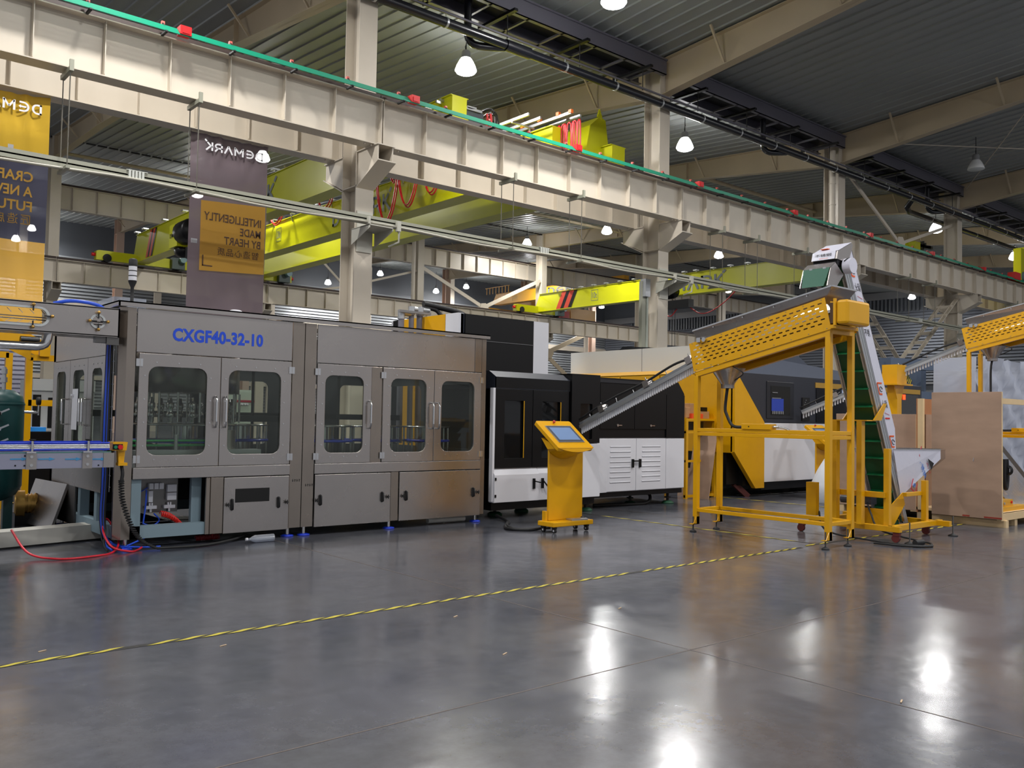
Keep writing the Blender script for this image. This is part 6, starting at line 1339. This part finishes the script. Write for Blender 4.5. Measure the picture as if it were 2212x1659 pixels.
b = MB(); b.prism([(11.50, .18), (11.56, .18), (11.46, .50), (11.40, .50)], 'y', Yn-.02, Yn+.0); b.build('tension_bracket', CHROME, t)
b = MB(); b.cyl((11.45, Yn+.03, .14), (11.45, Yfar, .14), .07, n=16); b.build('tail_roller', DGREEN, t)
for (x, y) in ((10.72, 5.15), (11.9, 5.32), (10.72, 6.45), (11.9, 6.5)):
    b = MB(); b.cyl((x-.02, y+.08, .05), (x+.02, y+.08, .05), .05, n=18); b.box(x-.025, x+.025, y+.03, y+.11, .08, .125); b.build('caster', mat('caster_red', (96, 34, 30), .5), t)
for (x, y) in ((10.72, 5.06), (12.02, 5.10)):
    b = MB(); b.lathe((x, y, 0), [(.0001, 0), (.06, .0), (.06, .01), (.02, .03), (.008, .035), (.008, .26), (.0001, .26)], 16); b.build('levelling_foot', BLACKM, t)
b = MB(); b.box(10.74, 10.84, 6.6, 6.72, .28, .72) if False else b.box(10.52, 10.60, 6.20, 6.34, .25, .68); b.build('switch_box', YEL, t)
b = MB(); b.tube(cr_([V((10.6, 6.2, .3)), V((10.45, 6.0, .08)), V((10.5, 5.4, .02)), V((10.45, 4.98, .02)), V((10.6, 4.8, .02)), V((10.85, 4.86, .02)), V((10.95, 5.1, .03)), V((10.85, 5.5, .12)), V((11.0, 5.7, .3)), V((11.1, 5.8, .42))], 8), .012, 8)
b.tube(cr_([V((10.3, 5.3, .02)), V((10.42, 4.94, .015)), V((10.65, 4.77, .015)), V((10.9, 4.9, .02))], 8), .012, 8); tag(b.build('power_cable', BLACKM), 'black cable looping on the floor under the elevator conveyor', 'cable')
b = MB(); b.cyl((10.62, 4.95, .035), (10.78, 4.93, .035), .035, n=12); tag(b.build('power_plug', BLACKM), 'black power plug lying on the floor before the elevator conveyor', 'plug')
# ================= CRATES AND BOARDS =================
t = thing('plywood_crate', (14.5, 5.6, 0), 'open plywood crate on a pallet with a perforated yellow feeder inside, at the right edge', 'crate')
bx('side_board', PLY, 13.52, 13.55, 5.06, 6.05, .12, 1.95, bev=.002); bx('board_edge', PINE, 13.522, 13.55, 5.055, 5.062, .12, 1.95)
bx('back_board', PLYIN, 13.56, 16.6, 6.28, 6.3, .12, 1.86); bx('floor_board', PINE, 13.56, 16.6, 5.1, 6.3, .16, .2)
b = MB(); b.box(13.56, 13.64, 5.1, 5.16, .2, 1.86); b.box(13.56, 16.6, 5.1, 5.14, 1.78, 1.86); b.box(13.56, 16.6, 5.08, 5.14, .10, .2); b.box(13.56, 13.62, 6.2, 6.28, .2, 1.86); b.build('timber_frame', PINE, t)
for y in (5.02, 5.6, 6.1): bx('pallet_skid', PINE, 13.5, 13.62, y, y+.1, 0, .10) if False else None
b = MB(); b.box(13.64, 13.74, 5.05, 6.1, 0, .10); b.box(14.1, 14.2, 5.1, 6.1, 0, .1); b.box(15.0, 15.1, 5.1, 6.1, 0, .1); b.build('pallet_skid', PINE, t)
b = MB(); b.box(13.515, 13.52, 5.06, 5.3, .13, .15); b.box(13.515, 13.52, 5.5, 5.6, .13, .15); b.build('paint_smear', mat('smear_red', (150, 50, 34), .7), t)
t = thing('perforated_housing', (14.6, 5.7, .3), 'yellow perforated feeder housing wrapped in clear film inside the open crate', 'housing')
Tm = Matrix.Translation((13.74, 5.5, 1.38)) @ Matrix.Rotation(math.radians(27), 4, 'Y')
b = MB(); slots(b, Tm @ Matrix(((1, 0, 0, 0), (0, 0, -1, 0), (0, 1, 0, -.34), (0, 0, 0, 1))), 2.2, .38, 6, 24, .03, (.05, .05)); b.build('perforated_plate', YEL, t)
b = MB(Tm); b.box(0, 2.2, .02, .05, -.44, -.36); b.build('frame_rail', YEL, t); b = MB(Tm); b.box(0, 2.2, -.03, -.02, .03, .22); b.build('hopper_side', STEELD, t)
b = MB(Tm); b.box(-.02, 2.2, -.06, -.055, -.50, .10); b.build('film_wrap', CLEAR, t)
b = MB(); b.lathe((14.05, 5.5, .72), [(.15, .12), (.06, -.04), (.06, -.10)], 18); b.build('outlet_cone', CHROME, t)
b = MB()
for i in range(4): b.lathe((14.62+i*.012, 5.4, .78), [(.055+i*.006, -.01), (.065+i*.006, 0), (.055+i*.006, .01)], 14, 'x')
b.tube([(14.55, 5.4, .95), (14.52, 5.4, .7), (14.56, 5.4, .5), (14.62, 5.4, .5), (14.66, 5.4, .7), (14.62, 5.4, .95)], .03, 8, 2); tag(b.build('cable_coil', BLACKM), 'coiled black cable hanging inside the open crate', 'cable')
b = MB(); b.box(13.95, 14.45, 5.25, 5.4, .26, .36); c = b.build('control_box', YEL); tag(c, 'yellow control box on the crate floor with red and silver knobs', 'control box')
b = MB(); b.cyl((14.1, 5.235, .31), (14.1, 5.25, .31), .02, n=10); k_ = b.build('silver_knob', CHROME, c); b = MB(); b.cyl((14.38, 5.235, .32), (14.38, 5.25, .32), .018, n=10); b.build('red_knob', RED, c)
b = MB(); b.box(13.6, 14.9, 5.2, 5.35, .20, .26); tag(b.build('frame_bar', YEL), 'flat yellow bar lying on the crate floor under the control box', 'bar')
t = thing('plywood_crate', (14.6, 7.0, 0), 'closed plywood crate behind the elevator conveyor, lower than the open one', 'crate')
bx('side_board', PLY, 13.78, 13.8, 6.28, 7.75, .12, 1.62, bev=.002); bx('end_board', PLY, 13.80, 15.4, 6.262, 6.28, .12, 1.62); bx('inner_box', PLY, 13.8, 15.4, 6.3, 7.7, .12, 1.6)
b = MB(); b.box(13.76, 13.78, 6.28, 6.40, .14, 1.62); b.build('corner_batten', PINE, t)
b = MB(); b.box(13.8, 15.4, 6.3, 6.4, 0, .12); b.box(13.8, 15.4, 7.0, 7.1, 0, .12); b.box(13.8, 15.4, 7.62, 7.74, 0, .12); b.box(13.79, 15.4, 6.28, 6.5, .1, .14); b.build('pallet_skid', PINE, t)
Yb = 10.2
def board(p0, p1, h, lab, lean=.25, m=PLY):
    p0 = V(p0); p1 = V(p1); b = MB(); n_ = (p1-p0).cross(V((0, 0, 1))).normalized(); off = -n_*lean; th = n_*-.015
    q = [p0, p1, p1+off+V((0, 0, h)), p0+off+V((0, 0, h))]; b.add(q+[v+th for v in q], [(0, 1, 2, 3), (7, 6, 5, 4), (0, 4, 5, 1), (1, 5, 6, 2), (2, 6, 7, 3), (3, 7, 4, 0)]); tag(b.build('plywood_board', m), lab, 'board')
board(atZ(1482, 1074, 0), atZ(1530, 1079, 0), 1.28, 'plywood board leaning behind the far leg of the front stand', .25)
board(atZ(1463, 1071, 0), atZ(1500, 1076, 0)+V((.1, .1, 0)), .55, 'lower wider plywood board at the foot of the leaning one', .06)
board(atZ(1500, 1070, 0)+V((.25, .2, 0)), atZ(1538, 1070, 0)+V((.25, .2, 0)), 1.4, 'second plywood board leaning behind the first against the yellow table', .2)
# yellow table with boxes
t = thing('work_table', (14, 10.6, 0), 'yellow steel work table behind the front stand, stacked with cartons', 'table')
tx0, tx1 = atY(1480, 905, 10.45).x, atY(1545, 905, 10.45).x
b = MB(); b.box(tx0, tx1, 10.42, 10.95, 1.46, 1.5); b.build('table_top', YEL, t); zb = .02
for x in (tx0+.03, tx1-.03):
    for y in (10.45, 10.9): b = MB(); b.box(x-.03, x+.03, y-.03, y+.03, 0, 1.46); b.build('table_leg', YEL, t)
b = MB(); b.box(tx0, tx1, 10.43, 10.47, 1.22, 1.26); b.box(tx0, tx1, 10.43, 10.47, .68, .72); b.box(tx1-.05, tx1-.02, 10.43, 10.95, .05, .1); b.box(tx0, tx1, 10.43, 10.47, .02, .07); b.build('table_rail', YEL, t)
b = MB(); b.box(tx0+.1, tx1-.3, 10.5, 10.9, 1.28, 1.44); tag(b.build('dark_carton', BLACK), 'dark box on the shelf under the yellow table top', 'box')
def carton(px0, py0, px1, py1, lab, m=CARD, Y=10.5, d=.3, rot=0):
    a_, c_ = atY(px0, py1, Y), atY(px1, py0, Y); b = MB(); b.box(a_.x, c_.x, Y, Y+d, max(a_.z, 1.5), c_.z); o = b.build('carton', m, None, .004); tag(o, lab, 'carton'); return o
carton(1482, 880, 1492, 902, 'small carton with white label at the left end of the yellow table')
carton(1491, 872, 1513, 893, 'large brown carton leaning at the middle of the yellow table'); carton(1511, 889, 1532, 897, 'upper flat carton of two at the right end of the yellow table'); carton(1511, 897, 1532, 906, 'lower flat carton of two at the right end of the yellow table')
carton(1515, 880, 1528, 889, 'small black carton topmost of the stack on the yellow table', BLACK); carton(1495, 894, 1519, 905, 'orange-red perforated carton at the front of the yellow table', mat('carton_orange', (235, 80, 30), .5), 10.44, .1)
# white sack
t = thing('woven_sack', tuple(atZ(1795, 1088, 0)), 'white woven sack slumped against the closed plywood crate', 'sack')
c = atZ(1792, 1086, 0); b = MB(); b.lathe((c.x+.05, c.y, 0), [(.32, 0), (.38, .1), (.35, .35), (.24, .6), (.12, .8), (.05, .85), (.0001, .86)], 20); o = b.build('sack_body', SACK, t)
# blue-grey steel frame, hazard rails, wrapped machine
t = thing('work_platform', (25, 12, 0), 'blue-grey steel platform frame behind the elevator conveyor', 'frame')
q = lambda x, y: atY(x, y, 11.5)
for (x0, y0, x1, y1, w, Y) in ((1915, 782, 1915, 905, .32, 11.5), (1985, 790, 1985, 905, .30, 12.6), (1998, 790, 1998, 850, .15, 13), (2063, 790, 2063, 905, .32, 11.5)):
    p, r_ = atY(x0, y0, Y), atY(x1, y1, Y); b = MB(); b.box(p.x-w/2, p.x+w/2, Y, Y+w, 0, p.z); b.build('frame_post', FRAMEB, t)
b = MB(); b.bar(q(1912, 785), q(2068, 792), .32, .30); b.build('frame_beam', FRAMEB, t); b = MB(); b.bar(atY(1960, 855, 12), atY(2030, 860, 12), .32, .30); b.bar(q(2066, 792), atY(2010, 785, 14.5), .25, .25); b.build('frame_beam', FRAMEB, t)
b = MB(); p = q(1965, 880); b.box(p.x-2.5, p.x+3.5, 13.5, 13.7, 0, p.z+.3); b.build('back_sheet', mat('frame_back', (80, 84, 92), .5), t)
def hazard(p, q_, lab):
    p, q_ = V(p), V(q_); n = 10; t = thing('hazard_rail', tuple(p), lab, 'rail')
    for k, m_ in ((0, TAPEY), (1, TAPEB)):
        b = MB()
        for i in range(n):
            if i % 2 == k: b.bar(p.lerp(q_, i/n), p.lerp(q_, (i+1)/n), .02, .18)
        b.build('striped_bar', m_, t)
hazard(atY(1955, 810, 11.62), atY(1968, 829, 11.62), 'short yellow and black striped rail above the chute support'); hazard(atY(1991, 869, 10.5), atY(2004, 893, 10.5), 'yellow and black striped rail beside the tall crate')
t = thing('wrapped_machine', (17.8, 7.2, 0), 'tall machine wrapped in translucent plastic film at the right edge', 'wrapped machine')
b = MB(); random.seed(11); w0 = atY(2090, 760, 7.6); vs = []; fs = []; nx, nz = 22, 14; z1 = 2.85
for j in range(nz+1):
    for i in range(nx+1):
        u, v = i/nx, j/nz; x = w0.x+.05+u*3.2-.12*(1-v); vs.append((x+(.10 if (j > nz-2 and i == 0) else 0), 7.4+.05*math.sin(i*2.1+j*.6)+.06*math.sin(j*1.7+i*.9), v*z1+.03*math.sin(i*1.3)))
for j in range(nz):
    for i in range(nx): fs.append((j*(nx+1)+i, j*(nx+1)+i+1, (j+1)*(nx+1)+i+1, (j+1)*(nx+1)+i))
b.add(vs, fs, True); b.add([(w0.x-.05, 7.45, 0), (w0.x-.02, 8.3, 0), (w0.x+.05, 8.3, z1), (w0.x+.05, 7.45, z1)], [(0, 1, 2, 3)]); b.add([(w0.x+.05, 7.45, z1), (w0.x+3.2, 7.45, z1), (w0.x+3.2, 8.3, z1), (w0.x+.05, 8.3, z1)], [(0, 1, 2, 3)]); b.build('plastic_sheet', WRAP, t)
b = MB(); b.box(w0.x+.5, w0.x+3.0, 7.6, 8.2, 0, 2.5); b.build('machine_body', mat('wrapped_grey', (150, 156, 172), .5), t)
# ================= FLOOR MARKINGS AND LITTER =================
def stripe(p, q_, w, lab, seg=.34, part='tape_stripe', group=None):
    p, q_ = V(p), V(q_); d = (q_-p); L = d.length; u = d.normalized(); s = V((-u.y, u.x, 0))*w/2; n = int(L/seg); t = thing('floor_tape', tuple(p), lab, 'floor tape')
    b = MB(); b.add([p-s+V((0, 0, .0015)), q_-s+V((0, 0, .0015)), q_+s+V((0, 0, .0015)), p+s+V((0, 0, .0015))], [(0, 1, 2, 3)]); b.build('black_tape', TAPEB, t)
    b = MB()
    for i in range(n):
        if random.random() < .06: continue
        a_ = p+u*(i*seg); sh = .07; e = .5+random.random()*.12
        b.add([a_-s-u*sh+V((0, 0, .003)), a_-s+u*(seg*e-sh)+V((0, 0, .003)), a_+s+u*(seg*e+sh)+V((0, 0, .003)), a_+s+u*sh+V((0, 0, .003))], [(0, 1, 2, 3)])
    b.build('yellow_stripe', TAPEY, t)
stripe((-4, 5.68, 0), (9.3, 5.66, 0), .055, 'worn yellow and black floor tape running across the whole foreground floor', .17)
stripe((9.72, 9.8, 0), (9.72, 5.75, 0), .05, 'thin yellow and black floor tape behind the control pedestal', .3)
stripe((14.15, 10.3, 0), (14.1, 6.0, 0), .06, 'yellow and black floor tape before the large grey machine', .34)
stripe((9.5, 5.72, 0), (14.5, 5.6, 0), .05, 'faint floor tape passing under the elevator conveyor', .3)
stripe((3.2, .75, 0), (7.0, .75, 0), .055, 'floor tape at the bottom right corner of the picture', .17)
random.seed(5)
for (x, y, lab) in ((482, 1396, 'tiny brown splinter on the floor left of the tape'), (1340, 1315, 'short curved wire scrap on the floor right of centre'), (1950, 1517, 'small brown scrap on the floor at the lower right'), (1092, 1414, 'tiny pale chip on the floor below the pedestal'), (91, 1408, 'small brown crumb beside the tape at the left'), (985, 1333, 'small pale spot scrap near the middle of the floor'), (438, 1167, 'white scrap under the left lower door of the filling machine')):
    c = atZ(x, y, 0); b = MB(); b.bar(c+V((-.02, 0, .003)), c+V((.025, .02*random.random(), .004)), .008, .004); tag(b.build('floor_scrap', mat('scrap_pale', (196, 170, 140), .7) if 'white' not in lab else WHITE), lab, 'scrap')
